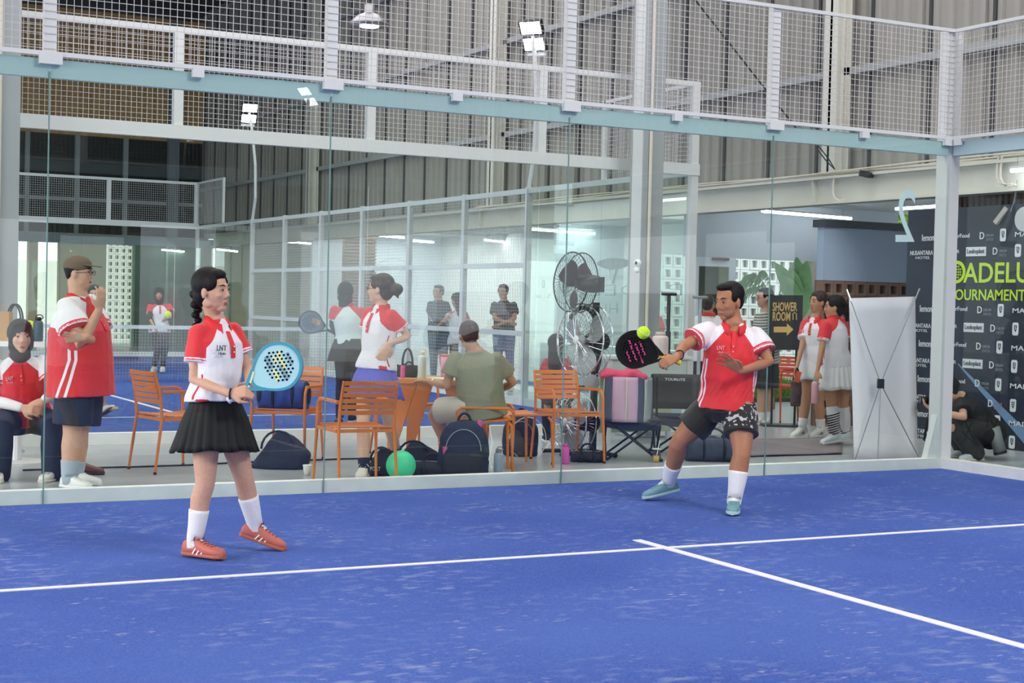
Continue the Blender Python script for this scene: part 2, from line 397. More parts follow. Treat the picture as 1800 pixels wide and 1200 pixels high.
beamc = mat('cream_painted_beam', '#cfcdc4', .5, var=.05, scale=2); gm = mat('girt_steel', '#989a9b', .6); dk = mat('dark_gap', '#2a2a2c', .8)
for i, z in enumerate((4.37, 6.0, 7.65, 9.2)): obj('girt', M().box(2.40, 2.48, -22, 32, z-.045, z+.045), gm, wr)
for i in range(-21, 33): obj('joint_strip', M().box(2.48, 2.506, i-.02, i+.025, 3.05, 10), corrd, wr)
for k, y in enumerate((4.42, 13.6, 22.8, -4.8, -14.0)):
    g = M(); g.box(2.2, 2.42, y-.02, y+.02, 3.05, 10); g.box(2.2, 2.22, y-.12, y+.12, 3.05, 10); g.box(2.4, 2.42, y-.12, y+.12, 3.05, 10)
    struct('trim_%d' % (20+k), g, beamc)
for k, (y0, z0, y1, z1) in enumerate(((4.8, 3.5, 11, 8.8), (-3, 3.4, 3.8, 8.8))):
    t = tag(obj('brace_rod', M().tube([(2.2, y0, z0), (2.2, y1, z1)], .012, 6), dk), ('thin dark diagonal brace rod left of the steel column on the corrugated wall', 'thin dark diagonal brace rod high above the sponsor backdrop')[k], 'rod')
t = thing('turnbuckle', 'dark turnbuckle hook hanging above the cables on the long steel beam', 'turnbuckle', onx(1440, 285, 2.05))
a = onx(1428, 247, 2.05); b = onx(1467, 297, 2.05); n = (b-a).normalized(); s_ = n.cross(V((1, 0, 0)))*.022
obj('eye', M().tube([a+V((0, .03*math.cos(q), .03*math.sin(q))) for q in np.linspace(0, 2*PI, 12)], .006, 5), BLACKM, t)
obj('body', M().tube([a, a.lerp(b, .25)+s_, a.lerp(b, .7)+s_, b], .008, 5).tube([a, a.lerp(b, .25)-s_, a.lerp(b, .7)-s_, b], .008, 5), BLACKM, t)

beamc = mat('cream_painted_beam', '#cfcdc4', .5, var=.05, scale=2)
g = M(); g.box(2.19, 2.23, -22, 30, 2.72, 3.06); g.box(2.10, 2.34, -22, 30, 3.03, 3.06); g.box(2.10, 2.34, -22, 30, 2.72, 2.75)
tb = struct('trim_1', g, beamc)
for y in (8.3, 13.8, -1, 4.6, 18, 23): obj('stiffener', M().box(2.12, 2.19, y-.01, y+.01, 2.75, 3.03), beamc, tb)
cab = mat('beige_conduit', '#d8d0c4', .6)
for k in range(4):
    pts = [(2.21-.032*k+.01*math.sin(y*1.3+k), y, 3.085+.022*(k % 2)+.02*math.sin(y*.8+k*2)) for y in np.linspace(-6, 14, 60)]
    tag(obj('cable', M().tube(pts, .011, 5), cab), ('beige cable at the back edge of the long cream steel beam', 'upper beige cable in the bundle on the long cream steel beam', 'lower beige cable in the bundle on the long cream steel beam', 'foremost beige cable along the edge of the long cream steel beam')[k], 'cable', 'cables along the steel beam')
for k, (px, py) in enumerate(((1467, 310), (1762, 278))):
    a = onx(px, py, 2.12); pts = [a+V((0, 0, .02)), a+V((0, .02, -.1)), a+V((0, .02, -.2)), a+V((0, -.02, -.27)), a+V((0, -.1, -.3)), a+V((0, -.2, -.29))]
    g = M().tube(pts, .013, 6)
    if k: g.tube([p+V((0, .05, .01)) for p in pts], .013, 6)
    tag(obj('conduit', g, cab), ('hooked beige conduit pipe over the cream beam above the banner', 'double hooked beige conduit over the beam near the right picture edge')[k], 'pipe')
a = onx(1524, 306, 2.1)
t = thing('junction_box', 'dark junction box lying among the cables on the cream beam', 'box', a)
obj('body', M().obox(a, (.03, 0, 0), (0, .09, .02), (0, -.01, .03)), DARK, t); obj('lid', M().obox(a+V((-.034, 0, 0)), (.004, 0, 0), (0, .095, .021), (0, -.011, .034)), BLACKM, t)

tan = mat('tan_cladding', '#c4a272', .8, var=.06, scale=2, stretch=(4, 4, .3))
wb = struct('wall_back', M().box(-14, 2.6, 32.2, 32.5, 5.7, 9.4), tan)
for i in range(0, 66):
    x = -14+.25*i; obj('rib', M().box(x, x+.05, 32.14, 32.2, 5.7, 9.0), tan, wb)
for x in (-3.95, 1.6): obj('column_flange', M().box(x-.15, x+.15, 31.9, 32.1, 3, 9), mat('bluegrey_steel', '#6d7782', .6), wb)
roof = struct('ceiling', M().box(-14.5, 2.6, -22, 32.6, 9.4, 9.6), mat('dark_roof', '#4b4b4e', .8))
for i in range(14): obj('purlin', M().box(-14.5, 2.5, -20+4*i, -19.85+4*i, 9.1, 9.4), mat('roof_steel', '#55565a', .7), roof)
# dark glazed gallery under the tan wall
dgl = mat('dark_window_glass', '#141c1e', .1); g = M().box(-14, 2.5, 32.25, 32.3, 3.0, 5.7)
wd = struct('window_1', g, dgl)
for i in range(10): x = -7.6+1.32*i; obj('mullion', M().box(x-.06, x+.06, 32.12, 32.25, 3.0, 5.7), GREYST, wd)
obj('rail', M().box(-14, 2.5, 32.1, 32.2, 3.9, 4.0), GREYST, wd); obj('sill', M().box(-14, 2.5, 32.0, 32.25, 2.85, 3.02), GREYST, wd)
# ground floor at the far end
grn = mat('dark_green_wall', '#4f6656', .4); ga = ony(234, 500, 31).x; wg = struct('wall_far_end', M().box(ga, 2.5, 31.0, 31.2, 0, 2.85), grn)
for i in range(4): obj('mullion', M().box(ga+.9*i-.03, ga+.9*i+.03, 30.95, 31.0, 0, 2.85), mat('green_frame', '#7f9a88', .5), wg)
blw = mat('white_breeze_block', '#e9e9e4', .8, var=.04, scale=9)
def breeze(name, x0, x1, z0, z1, y, s, m, ax='x', depth=.12, kind='structure'):
    """screen wall of hollow blocks: each block its own frame round an opening"""
    root = None; nx = max(1, int(round((x1-x0)/s))); nz = max(1, int(round((z1-z0)/s))); sx = (x1-x0)/nx; sz = (z1-z0)/nz
    base = M().box(x0, x1, y+depth, y+depth+.03, z0, z1); root = struct(name, base, mat('block_core_'+m.name, '#6f5c50' if 'brown' in m.name else '#b9bbb8', .9))
    g = M(); t = s*.2; g.box(0, sx-.006, 0, depth, 0, t); g.box(0, sx-.006, 0, depth, sz-t-.006, sz-.006); g.box(0, t, 0, depth, t, sz-t-.006); g.box(sx-t-.006, sx-.006, 0, depth, t, sz-t-.006)
    g.box(sx*.35, sx*.55, depth*.45, depth*.9, t, sz-t); me = None; cnt = 0; rest = M()
    for i in range(nx):
        for j in range(nz):
            if cnt < 295:
                if me is None: o = obj('block', g, m, root, world=False); me = o.data
                else: o = obj('block', me, m, root)
                o.location = (x0+i*sx, y+random.uniform(-.004, .004), z0+j*sz)
            else: rest.add([(a+x0+i*sx, b+y, c+z0+j*sz) for a, b, c in g.v], g.f)
            cnt += 1
    if rest.v: obj('block', rest, m, root, kind='stuff')
    return root
bx0 = ony(188, 500, 36).x; bx1 = ony(233, 500, 36).x
breeze('wall_white_blocks', bx0, bx1, 0, 3.0, 36, .2, blw)
for (p0, p1) in ((-60, 18), (50, 66), (104, 186)): struct('wall_far_left', M().box(ony(p0, 500, 31).x, ony(p1, 500, 31).x, 31.0, 31.3, 0, 2.9), mat('beige_wall', '#c9c1a8', .8))
struct('wall_outside', M().box(-14, 2.5, 40, 40.2, 0, 2.4), mat('sunlit_white_wall', '#f2f0ea', .8))
struct('trim_2', M().box(-14, 2.5, 30.9, 31.3, 2.72, 2.95), mat('bluegrey_fascia', '#7f8d96', .6))

hw_ = mat('hall_front_cladding', '#7d7c78', .8, var=.1, scale=1)
wf = struct('wall_front', M().box(-14.5, 2.6, -22.3, -22, 2.9, 9.4), hw_)
for i in range(5): obj('pier', M().box(-14.5+3.6*i, -14.5+3.6*i+1.9, -22.25, -22.02, 0, 2.9), mat('front_pier', '#8c8470', .8), wf)
struct('wall_left', M().box(-14.6, -14.5, -22, 32, 4.6, 9.4), hw_)
struct('wall_far_right', M().box(9, 9.2, -22, 8.2, 0, 1.7), mat('walkway_outer_wall', '#9a958c', .8))
struct('wall_gable', M().box(2.5, 2.62, 31.9, 33, 0, 9.4), mat('grey_lining', '#8c8a86', .8))

# building on the right: slab over the walkway
slab = mat('grey_soffit', '#b3b7ba', .8)
struct('ceiling_1', M().box(2.24, 9, -22, 8.3, 2.98, 3.1), slab); struct('ceiling_2', M().box(2.24, 9, 12.4, 31, 2.98, 3.1), slab); struct('ceiling_3', M().box(2.24, 3.2, 8.3, 12.4, 2.98, 3.1), slab)
bw = mat('bluegrey_painted_wall', '#a4b3cc', .75)
near = struct('wall_partition', M().box(ony(1446, 487, 4.3).x, 9, 4.3, 4.42, 1.79, 2.44), bw)
x0 = ony(1446, 487, 4.3).x
obj('coping', M().box(x0-.03, 9, 4.24, 4.48, 2.44, 2.53), mat('dark_coping', '#34393e', .5), near)
brm = mat('brown_breeze_block', '#8a6a5b', .85, var=.12, scale=12)
breeze('wall_brown_blocks', x0, 4.0, 0, 1.79, 4.3, .172, brm)
# further wall across the garden mouth
Y2 = 8.0; xl = ony(1212, 400, Y2).x; xr = ony(1446, 400, Y2).x+1.5
zf = ony(1300, 454, Y2).z
struct('wall_fascia', M().box(xl, xr, Y2, Y2+.15, zf, 3.0), mat('palegrey_wall', '#c4cad2', .75))
pil = ony(1427, 500, Y2).x
struct('wall_pillar', M().box(pil, pil+.28, Y2, Y2+.25, 0, zf), mat('beige_plaster', '#c4bdaf', .8))
dx0 = ony(1228, 500, Y2).x; dx1 = ony(1290, 500, Y2).x; dz = ony(1250, 468, Y2).z
dr = struct('door_1', M().box(dx0, dx1-.08, Y2+.06, Y2+.1, 0, dz), mat('dark_olive_glass', '#39432a', .25))
obj('door_frame', M().box(dx0-.05, dx0, Y2, Y2+.15, 0, zf).box(dx1-.09, dx1+.03, Y2, Y2+.15, 0, zf).box(dx0, dx1-.09, Y2, Y2+.15, dz, zf), mat('white_door_frame', '#dfe5ee', .5), dr)
obj('door_closer', M().box(dx0+.22, dx0+.5, Y2-.05, Y2, dz+.09, dz+.13), mat('brown_metal', '#6a4038', .5), dr)
obj('curtain', M().box(dx1-.25, dx1-.1, Y2+.02, Y2+.055, 0, dz), mat('olive_jamb', '#6f7c55', .6), dr)
bz0 = ony(1112, 500, 11.2).x
breeze('wall_pale_blocks', bz0, bz0+3.6, 0, 2.3, 11.2, .2, mat('pale_breeze_block', '#dde3e4', .8, var=.03, scale=9))
grass = mat('garden_grass', '#6f9a35', .9, var=.4, scale=30)
struct('floor_garden', M().box(dx1+.05, 7.5, Y2+.3, 11.2, .0, .06), mat('soil', '#4d4a2c', .9))
g = M()
for i in range(5000):
    x = random.uniform(dx1+.1, 6.4); y = random.uniform(Y2+.35, 11.0); h = random.uniform(.12, .36); a = random.uniform(0, PI); dx = .012*math.cos(a); dy = .012*math.sin(a); lx = random.uniform(-.1, .1); ly = random.uniform(-.1, .1)
    g.add([(x-dx, y-dy, .05), (x+dx, y+dy, .05), (x+lx, y+ly, h)], [(0, 1, 2)])
o = obj('garden_grass', g, grass, kind='stuff'); tag(o, 'bright green grass growing in the garden bed beyond the walkway', 'grass')
# interior behind the far court
iw = mat('white_interior_wall', '#e9ecea', .7)
struct('wall_interior', M().box(6.2, 6.35, 12.4, 31, 0, 2.98), iw)
struct('wall_interior_end', M().box(2.8, 6.2, 24, 24.1, 0, 2.98), mat('paleblue_wall', '#dbe4ea', .7))
struct('wall_interior_far', M().box(2.6, 14, 31, 31.2, 0, 3.0), mat('cream_wall', '#d9d3c0', .7)); struct('wall_interior_mid', M().box(4.7, 6.2, 15.5, 15.6, 0, 2.98), mat('grey_panel_wall', '#c2ccd2', .7))
g = M().box(3.2, 4.0, 23.0, 23.1, 0, 2.98); ws = struct('wall_slats', g, mat('brown_wall', '#8a7460', .8))
for i in range(36): obj('slat', M().box(3.2, 4.0, 22.93, 23.0, .08*i+.02, .08*i+.05), mat('brown_slat', '#6d5a4a', .7), ws)
# glazed shop front on the walkway with vinyl signs
shop = thing('glass_shopfront', 'clear glass shopfront with etched racket sign behind the far court corner', 'shopfront', (2.6, 9.5, 0))
XS = 2.75
for k, (y0, y1) in enumerate(((8.2, 9.4), (9.4, 10.7), (10.7, 12.0), (12.0, 13.4))): obj('pane', M().box(XS, XS+.012, y0+.01, y1-.01, .05, 2.72), GLASS2, shop)
obj('frame', M().box(XS-.02, XS+.04, 8.17, 8.22, 0, 2.72).box(XS-.02, XS+.04, 8.2, 13.4, 0, .06), mat('blue_steel_frame', '#6f93b8', .4), shop)
obj('cabinet', M().box(XS+.1, XS+.5, 8.4, 12.8, .06, .75), mat('white_counter', '#cfd6d6', .5), shop)
vin = mat('grey_green_vinyl', '#7f9696', .6); vw = mat('white_vinyl', '#f0f4f4', .6)
def onshop(px, py): return onx(px, py, XS-.01)
def shoptxt(s, px0, px1, py0, py1, m, **k):
    a = onshop(px0, py0); b = onshop(px1, py0); h = onshop(px0, py1); txt(s, a, b-a, V((0, 0, h.z-a.z)), m, shop, **k)
shoptxt('PADEL', 1035, 1198, 519, 501, vin, mirror=True, name='sign_lettering', bold=-.03)
shoptxt('HUB', 1035, 1085, 551, 534, vin, mirror=True, name='sign_lettering', bold=-.03)
shoptxt('PADEL PLACE', 942, 969, 524, 517, vw, name='sign_lettering'); shoptxt('co', 951, 959, 530, 527, vw, name='sign_lettering')
# etched racket silhouette
def rk_outline(n=40, inset=0):
    pts = []
    for i in range(n):
        a = 2*PI*i/n; x = math.cos(a); y = math.sin(a); r = .13-inset
        yy = .32+(.135-inset)*y if y > 0 else .32+(.165-inset)*y; xx = r*x
        if y < 0: xx *= (1+.0*y)*(1-.42*(-y)**1.6)
        pts.append((xx, yy))
    return pts
c = onshop(1078, 485); sc = (onshop(1048, 440).y-onshop(1108, 440).y)/.26
flat(rk_outline(), c, V((0, -1, 0))*sc, V((0, 0, 1))*sc*-.0+V((0, 0, .62)), .004, vin, shop, 'racket_sign', holes=[circ(-.06+.04*i, .30+.03*j, .006, 8) for i in range(4) for j in range(2)])
obj('racket_sign_handle', M().beam(c+V((-.004, -.1, .1)), c+V((-.004, 0, -.12)), .03, .01).beam(c+V((-.004, .1, .1)), c+V((-.004, 0, -.12)), .03, .01), vin, shop)
c = onshop(955.5, 500)
flat([(-.05, -.06), (.05, -.06), (.05, .07), (-.05, .07)], c, (0, -1, 0), (0, 0, 1), .004, vw, shop, 'shield_sign', holes=[[(-.03, .05), (.03, .05), (.02, -.01), (0, -.045), (-.02, -.01)]])

# steel columns of the hall
def column(x, y, lab, cctv=False):
    t = thing('steel_column', lab, 'column', (x, y, 0))
    g = M(); g.box(x-.13, x+.13, y-.13, y-.11, 0, 9.4); g.box(x-.13, x+.13, y+.11, y+.13, 0, 9.4); g.box(x-.01, x+.01, y-.11, y+.11, 0, 9.4)
    obj('flange', g, mat('column_grey', '#a3a8ab', .5), t)
    obj('web_plate', M().box(x-.12, x-.1, y-.11, y+.11, 0, 9.4), WHITE, t); obj('base_plate', M().box(x-.2, x+.2, y-.2, y+.2, 0, .02), GREYST, t)
    obj('conduit', M().tube([(x-.05, y-.15, 0), (x-.05, y-.15, 5), (x-.09, y-.15, 5.6), (x-.09, y-.15, 9)], .018, 8), cab, t)
    return t
cc = ony(1137, 300, 3.6); column(cc.x, 3.6, 'tall grey steel column between the two courts, behind the fans', True)
cl = ony(3, 300, 3.7); column(cl.x, 3.7, 'tall grey steel column at the left picture edge')
a = ony(1121, 462, 3.44)
t = thing('security_camera', 'small white security camera clamped to the grey steel column', 'camera', a)
obj('base', M().ell(a+V((-.01, 0, -.075)), (.035, 0, 0), (0, .035, 0), (0, 0, .035), 12, 8), vw, t, smooth=True); obj('head', M().sph(a, .04), vw, t, smooth=True); obj('lens', M().ell(a+V((-.035, -.02, 0)), (.012, 0, 0), (0, .015, 0), (0, 0, .02), 10, 6), DARK, t, smooth=True)

# ------------------------------------------------------------------ lamps
EM = mat('lit_led', '#ffffff', .4, emit=14); EMT = mat('lit_tube', '#f4f8ff', .4, emit=22)
def tube(p, q, lab, grp=None):
    t = thing('tube_light', lab, 'light', (V(p)+V(q))/2, group=grp); p = V(p); q = V(q); u = V((0, 0, 1))
    obj('housing', M().beam(p+u*.03, q+u*.03, .06, .025), WHITE, t); obj('tube', M().tube([p, q], .02, 8), EMT, t)
    m_ = (p+q)/2; [obj('hanger', M().tube([p.lerp(q, e)+u*.04, p.lerp(q, e)+u*.15], .004, 4), GREYST, t) for e in (.1, .9)]
for (x0, y0, x1, y1, z, lab) in ((505, 425, 602, 432, 2.8, 'lit tube light leftmost behind the far mesh fence'), (655, 413, 710, 418, 2.8, 'lit tube light second from left behind the far mesh fence'),
      (722, 423, 762, 426, 2.8, 'short lit tube light right of centre behind the mesh fence'), (852, 422, 909, 427, 2.8, 'lit tube light behind the mesh panel beside the fence corner'), (935, 403, 1045, 411, 2.8, 'long lit tube light above the glass shopfront'),
      (1340, 371, 1496, 384, 2.8, 'long lit tube light under the beam left of the court number'), (1575, 367, 1732, 357, 2.84, 'lit tube light under the beam crossing the white corner post'),
      (285, 439, 335, 443, 2.6, 'lit tube light in the green room at the far end'), (382, 438, 417, 442, 2.6, 'short lit tube light near the far glass corner')):
    tube(onz(x0, y0, z), onz(x1, y1, z), lab)
a = onx(1778, 300, 2.0); tube(a, a+V((0, -.8, 0)), 'lit lamp under the beam at the right picture edge')
def flood(p, base, lab, aim, curve=.0):
    t = thing('floodlight', lab, 'light', base); p = V(p); base = V(base)
    m1_ = base.lerp(p, .5)+V((.0, -curve, 0)); m2_ = base.lerp(p, .2)+V((0, -curve*.8, 0)); m3_ = base.lerp(p, .8)+V((0, -curve*.6, 0))
    obj('pole', M().tube([base, m2_, m1_, m3_, p], .03, 8), WHITE, t); aim = V(aim).normalized(); sd = aim.cross(V((0, 0, 1))).normalized(); up = sd.cross(aim)
    obj('bracket', M().beam(p-sd*.14-up*.28, p+sd*.14-up*.28, .05, .05).beam(p, p-up*.28, .04, .04), WHITE, t)
    for s in (-1, 1):
        h = obj('lamp_head', M().obox(p+up*(.12*s), sd*.17, up*.105, aim*.03), DARK, t)
        obj('led_panel', M().obox(p+up*(.12*s)+aim*.034, sd*.145, up*.085, aim*.004), EM, h)
flood(ony(937, 62, 8.12), (.03, 8.12, 3.0), 'floodlight on a bent white pole above the far fence corner', cv(-.35, -.55, .75), .15)
flood(ony(438, 198, 20.12), (.03, 20.12, 3.0), 'floodlight on a bent pole above the last mesh post of the far fence', cv(.25, -.55, .75), .3)
a = onx(543, 168, .03); flood((.03, -a.y, a.z), (.03, -a.y, 3.0), 'floodlight on a pole of the near court behind the viewer', (-.6, .2, -.6), .2)
a = at(649, 40, 26)
t = thing('pendant_lamp', 'metal bell pendant lamp hanging in front of the corrugated wall', 'light', a)
obj('shade', M().lathe(a, [(.36, -.05), (.33, 0), (.2, .12), (.12, .15), (.09, .17), (.09, .3), (.03, .32)], 24), mat('aluminium_shade', '#8f8d92', .3, metal=.7), t, smooth=True)
obj('bulb', M().lathe(a, [(.16, -.07), (.18, -.03), (.1, -.01)], 20), EM, t); obj('cord', M().tube([a+V((0, 0, .3)), V((a.x, a.y, 9.35))], .012, 5), DARK, t)
# spot on the slat wall and slats above the backdrop
slm = mat('dark_red_slat', '#4a2c26', .7)
ww = struct('wall_slatted', M().box(2.55, 2.6, -6, 2.7, 2.3, 2.98), mat('dark_brown_back', '#2d1d1a', .8))
for i in range(100): obj('slat', M().box(2.50, 2.55, -6+.087*i, -6+.087*i+.05, 2.3, 2.98), slm, ww)
a = onx(1775, 375, 2.2)
t = thing('spot_lamp', 'small grey spot lamp with a bent arm above the sponsor backdrop', 'light', a)
obj('arm', M().tube([a+V((0, -.1, .35)), a+V((0, -.06, .12)), a+V((0, -.02, .02))], .012, 6), GREYST, t); obj('head', M().beam(a+V((0, .03, .06)), a+V((-.03, .16, -.1)), .07, .05), mat('spot_grey', '#a9a59f', .5), t)
a = onx(1800, 385, 2.1)
tag(obj('wall_disc', M().tube([a, a+V((.02, 0, 0))], .13, 20), mat('pale_grey_disc', '#b9bcc0', .6)), 'round pale grey disc above the sponsor backdrop at the picture edge', 'sign')
# leaves of a tree seen over the partition wall
def foliage(name, lab, cx, cy, cz, rx, ry, rz_, n, m, s=.09, cat='tree'):
    t = thing(name, lab, cat, (cx, cy, 0)); g = M()
    for i in range(n):
        u = V((random.gauss(0, 1), random.gauss(0, 1), random.gauss(0, 1))).normalized()*random.uniform(.5, 1); p = V((cx+u.x*rx, cy+u.y*ry, cz+u.z*rz_))
        a = V((random.gauss(0, 1), random.gauss(0, 1), random.gauss(0, .6))).normalized()*s*random.uniform(.6, 1.3); b = a.cross(V((random.gauss(0, 1), random.gauss(0, 1), random.gauss(0, 1)))).normalized()*a.length*.4
        g.add([p-a, p+b, p+a, p-b], [(0, 1, 2, 3)])
    obj('foliage', g, m, t, kind='stuff'); obj('trunk', M().tube([(cx, cy, 0), (cx+.05, cy, cz*.5), (cx, cy, cz)], [.06, .05, .03], 8), mat('bark', '#5b4a38', .9), t); return t
lf = mat('sunlit_leaves', '#9dc23c', .6, var=.35, scale=4)
a = ony(1565, 380, 9.5); foliage('tree', 'bright green leafy tree showing left of the court number over the partition', a.x, 9.5, a.z+.1, .6, .5, .35, 900, lf)
a = ony(1640, 378, 9.8); foliage('tree', 'bright green leafy tree showing over the partition beside the corner post', a.x, 9.8, a.z+.1, .55, .5, .4, 900, lf)

# ================================================================== PEOPLE
SKIN = {'light': ('#d3a58c',), 'tan': ('#b57f62',), 'fair': ('#dcb49c',)}
def skinmat(k): return mat('skin_'+k, {'light': '#cf9f86', 'tan': '#ae7759', 'fair': '#d8ac92', 'mid': '#c08c6e'}[k], .5, bump=.05, scale=60, var=.05, spec=.35)
HAIR = mat('black_hair', '#120d0d', .6, spec=.25, bump=.6, scale=30, stretch=(3, 3, .6), dist=.01); HAIRB = mat('dark_brown_hair', '#33231d', .45, bump=.6, scale=30, stretch=(3, 3, .6), dist=.01)
SOCKW = mat('white_sock', '#e9e6e8', .85, bump=.2, scale=80); SOCKG = mat('grey_sock', '#a9b2bf', .85)
EYEW = mat('eye_white', '#c4b8b0', .4); IRIS = mat('dark_iris', '#241711', .2); LIP = mat('lips', '#a8574d', .45); BROW = mat('eyebrow', '#231916', .7)
def orth(u, f):   # make f orthogonal to u
    return (f-u*f.dot(u)).normalized()
def head_shapes(g, c, f, u, s=1., male=False):
    l = u.cross(f).normalized()
    def E(fw, up, sd, rf, rs, ru): g.ell(c+f*fw*s+u*up*s+l*sd*s, f*rf*s, l*rs*s, u*ru*s, 20, 14)
    E(-.015, .032, 0, .096, .077, .088); E(.022, -.012, 0, .072, .066, .085); E(.03, -.055, 0, .052, .051 if not male else .058, .052)
    E(.058, -.093, 0, .027, .027, .021); E(.074, .028, 0, .018, .045, .014)
    for sd in (-1, 1): E(.062, -.022, .035*sd, .022, .02, .022); E(-.004, -.012, .078*sd, .017, .009, .031); E(.0, -.06, .043*sd, .04, .015, .03)
    g.tube([c+f*.086*s+u*.018*s, c+f*.095*s+u*-.008*s, c+f*.103*s+u*-.03*s], [.008*s, .010*s, .012*s], 10)
    for sd in (-1, 1): E(.09, -.034, .012*sd, .012, .009, .008)
    E(.079, -.062, 0, .014, .023, .009); E(.076, -.074, 0, .014, .02, .009)
def face_parts(root, c, f, u, s=1., male=False, glasses=False):
    l = u.cross(f).normalized()
    P = lambda fw, up, sd: c+f*fw*s+u*up*s+l*sd*s
    for sd in (-1, 1):
        e = obj('eye', M().ell(P(.083, .004, .031*sd), f*.006*s, l*.013*s, u*.0045*s, 12, 8), EYEW, root, True)
        obj('iris', M().ell(P(.0875, .004, .031*sd), f*.003*s, l*.0062*s, u*.0052*s, 10, 6), IRIS, e, True)
        obj('lash', M().tube([P(.082, .006, .015*sd), P(.0905, .0115, .03*sd), P(.08, .006, .046*sd)], .0021*s, 6), BROW, e)
        obj('eyebrow', M().tube([P(.09, .028, .014*sd), P(.09, .034, .03*sd), P(.074, .03, .05*sd)], [.003*s, .0042*s, .0018*s], 6), BROW, root)
    obj('lips', M().ell(P(.088, -.063, 0), f*.0075*s, l*.021*s, u*.004*s, 14, 8).ell(P(.086, -.0715, 0), f*.0075*s, l*.017*s, u*.0048*s, 14, 8), LIP, root, True)
    if glasses:
        g = M()
        for sd in (-1, 1):
            g.tube([P(.103, .002, .033*sd)+l*(.024*s*math.cos(a))+u*(.019*s*math.sin(a)) for a in np.linspace(0, 2*PI, 16)], .0017, 6)
            g.tube([P(.103, .006, .056*sd), P(.0, .004, .08*sd)], .0017, 6)
        g.tube([P(.103, .006, -.009), P(.103, .006, .009)], .0017, 6); obj('glasses', g, BLACKM, root)
def hand_shapes(g, w, d, n, s=1., curl=.4, thumb=1, spread=.12, tcurl=.3):
    """w wrist, d towards the fingers, n palm normal, thumb=+1/-1 side"""
    d = d.normalized(); n = orth(d, n); sd = d.cross(n)*thumb
    g.loft([(w-d*.01*s, sd*.024*s, n*.017*s), (w+d*.02*s, sd*.03*s, n*.017*s), (w+d*.06*s, sd*.04*s, n*.015*s), (w+d*.092*s, sd*.039*s, n*.012*s)], 14)
    for i in range(4):
        o = (1.5-i)/1.5; b = w+d*(.088-.004*abs(i-1))*s+sd*(.031*o)*s; q = (d+sd*(spread*o)).normalized(); L = (.044, .049, .046, .036)[i]*s; a = 0; pts = [b-q*.01*s, b]
        cur = b; ax = q.cross(n).normalized()
        for k in range(3):
            a += curl*(.75, 1.0, .8)[k]; dr = q*math.cos(a)+n*math.sin(a); cur = cur+dr*L*(1, .62, .5)[k]; pts.append(cur)
        g.cap_tube(pts, [.0095*s, .0092*s, .0085*s, .0078*s, .006*s], 10)
    b = w+d*.022*s+sd*.022*s; q = (d*.62+sd*.72+n*.2).normalized(); p1 = b+q*.042*s; q2 = (d*.85+sd*(.5-tcurl)+n*(tcurl*1.2)).normalized(); p2 = p1+q2*.032*s; q3 = (d*.85+sd*(.35-1.4*tcurl)+n*(tcurl*1.8)).normalized()
    g.cap_tube([b, p1, p2, p2+q3*.022*s], [.014*s, .0115*s, .0098*s, .007*s], 10)
def leg_sections(h, k, a, s, r=(.088, .074, .056, .057, .038)):
    m = h.lerp(k, .5); c = k.lerp(a, .32); c2 = k.lerp(a, .72); bk = (h.lerp(a, .5)-k); bk = bk.normalized()*.012 if bk.length > .02 else V((0, 0, 0))
    return [h, m, k.lerp(h, .08), k.lerp(a, .06), c+bk, c2, a, a+(a-k).normalized()*.03], [r[0]*s, r[1]*s, r[2]*s, r[2]*.93*s, r[3]*s, r[4]*1.2*s, r[4]*s, r[4]*.95*s]
def shoe(root, ank, toe, mt, sole, lace=None, L=.27, s=1., stripe=None, label=None, low=True):
    """ank: ankle joint, toe: tip of the toe on the sole"""
    v = toe-ank; sd = v.cross(V((0, 0, 1))).normalized(); th = math.atan2(.075, .2)
    F = (Matrix.Rotation(th, 3, sd) @ v).normalized()
    if F.z < v.normalized().z: F = (Matrix.Rotation(-th, 3, sd) @ v).normalized()
    if abs(v.z+.078) < .035 and v.length < .3: F = V((v.x, v.y, 0)).normalized()
    U = sd.cross(F); H = ank-U*(.078*s)-F*(.25*L)
    if abs(F.z) < .01: H.z = max(H.z, TZ*0)
    g = M(); secs = []
    prof = ((.0, .02, .045), (.015, .033, .07), (.06, .037, .088), (.1, .039, .086), (.15, .043, .064), (.2, .046, .05), (.235, .042, .042), (.26, .03, .034), (.27, .012, .02))
    for t, w, h in prof: secs.append((H+F*(t*L/.27)+U*((h*.5+.012)*s), sd*w*s, U*(h*.5)*s))
    g.loft(secs, 18, pw=.75); o = obj('shoe', g, mt, root, True, label=label)
    g = M(); g.loft([(H+F*((t-.003 if t < .1 else t+.004)*L/.27)+U*(.012*s), sd*(w+.004)*s, U*.012*s) for t, w, h in prof], 18, pw=.5); obj('sole', g, sole, o)
    if lace:
        g = M()
        for i in range(5):
            t = .105+.022*i; h = np.interp(t, [p[0] for p in prof], [p[2] for p in prof])+.012
            c = H+F*(t*L/.27)+U*(h*s); g.beam(c-sd*.022*s-U*.004, c+sd*.022*s-U*.004+F*.008, .006, .006); g.beam(c+sd*.022*s-U*.004, c-sd*.022*s-U*.004+F*.008, .005, .006)
        c = H+F*(.1*L/.27)+U*.1*s; g.tube([c, c+sd*.03+U*.012, c+sd*.045-U*.01], .003, 5); g.tube([c, c-sd*.03+U*.012, c-sd*.045-U*.01], .003, 5)
        obj('laces', g, lace, o)
    if stripe:
        g = M()
        for side in (-1, 1):
            for i in range(3):
                t = .105+.025*i; h = .058-.008*i; c = H+F*(t*L/.27)+U*(h*.62*s)+sd*side*.043*s
                g.beam(c-U*.018*s-F*.012, c+U*.016*s+F*.006-sd*side*.007, .007, .005, up=sd)
        obj('stripe', g, stripe, o)
    return o, H, F, U, sd
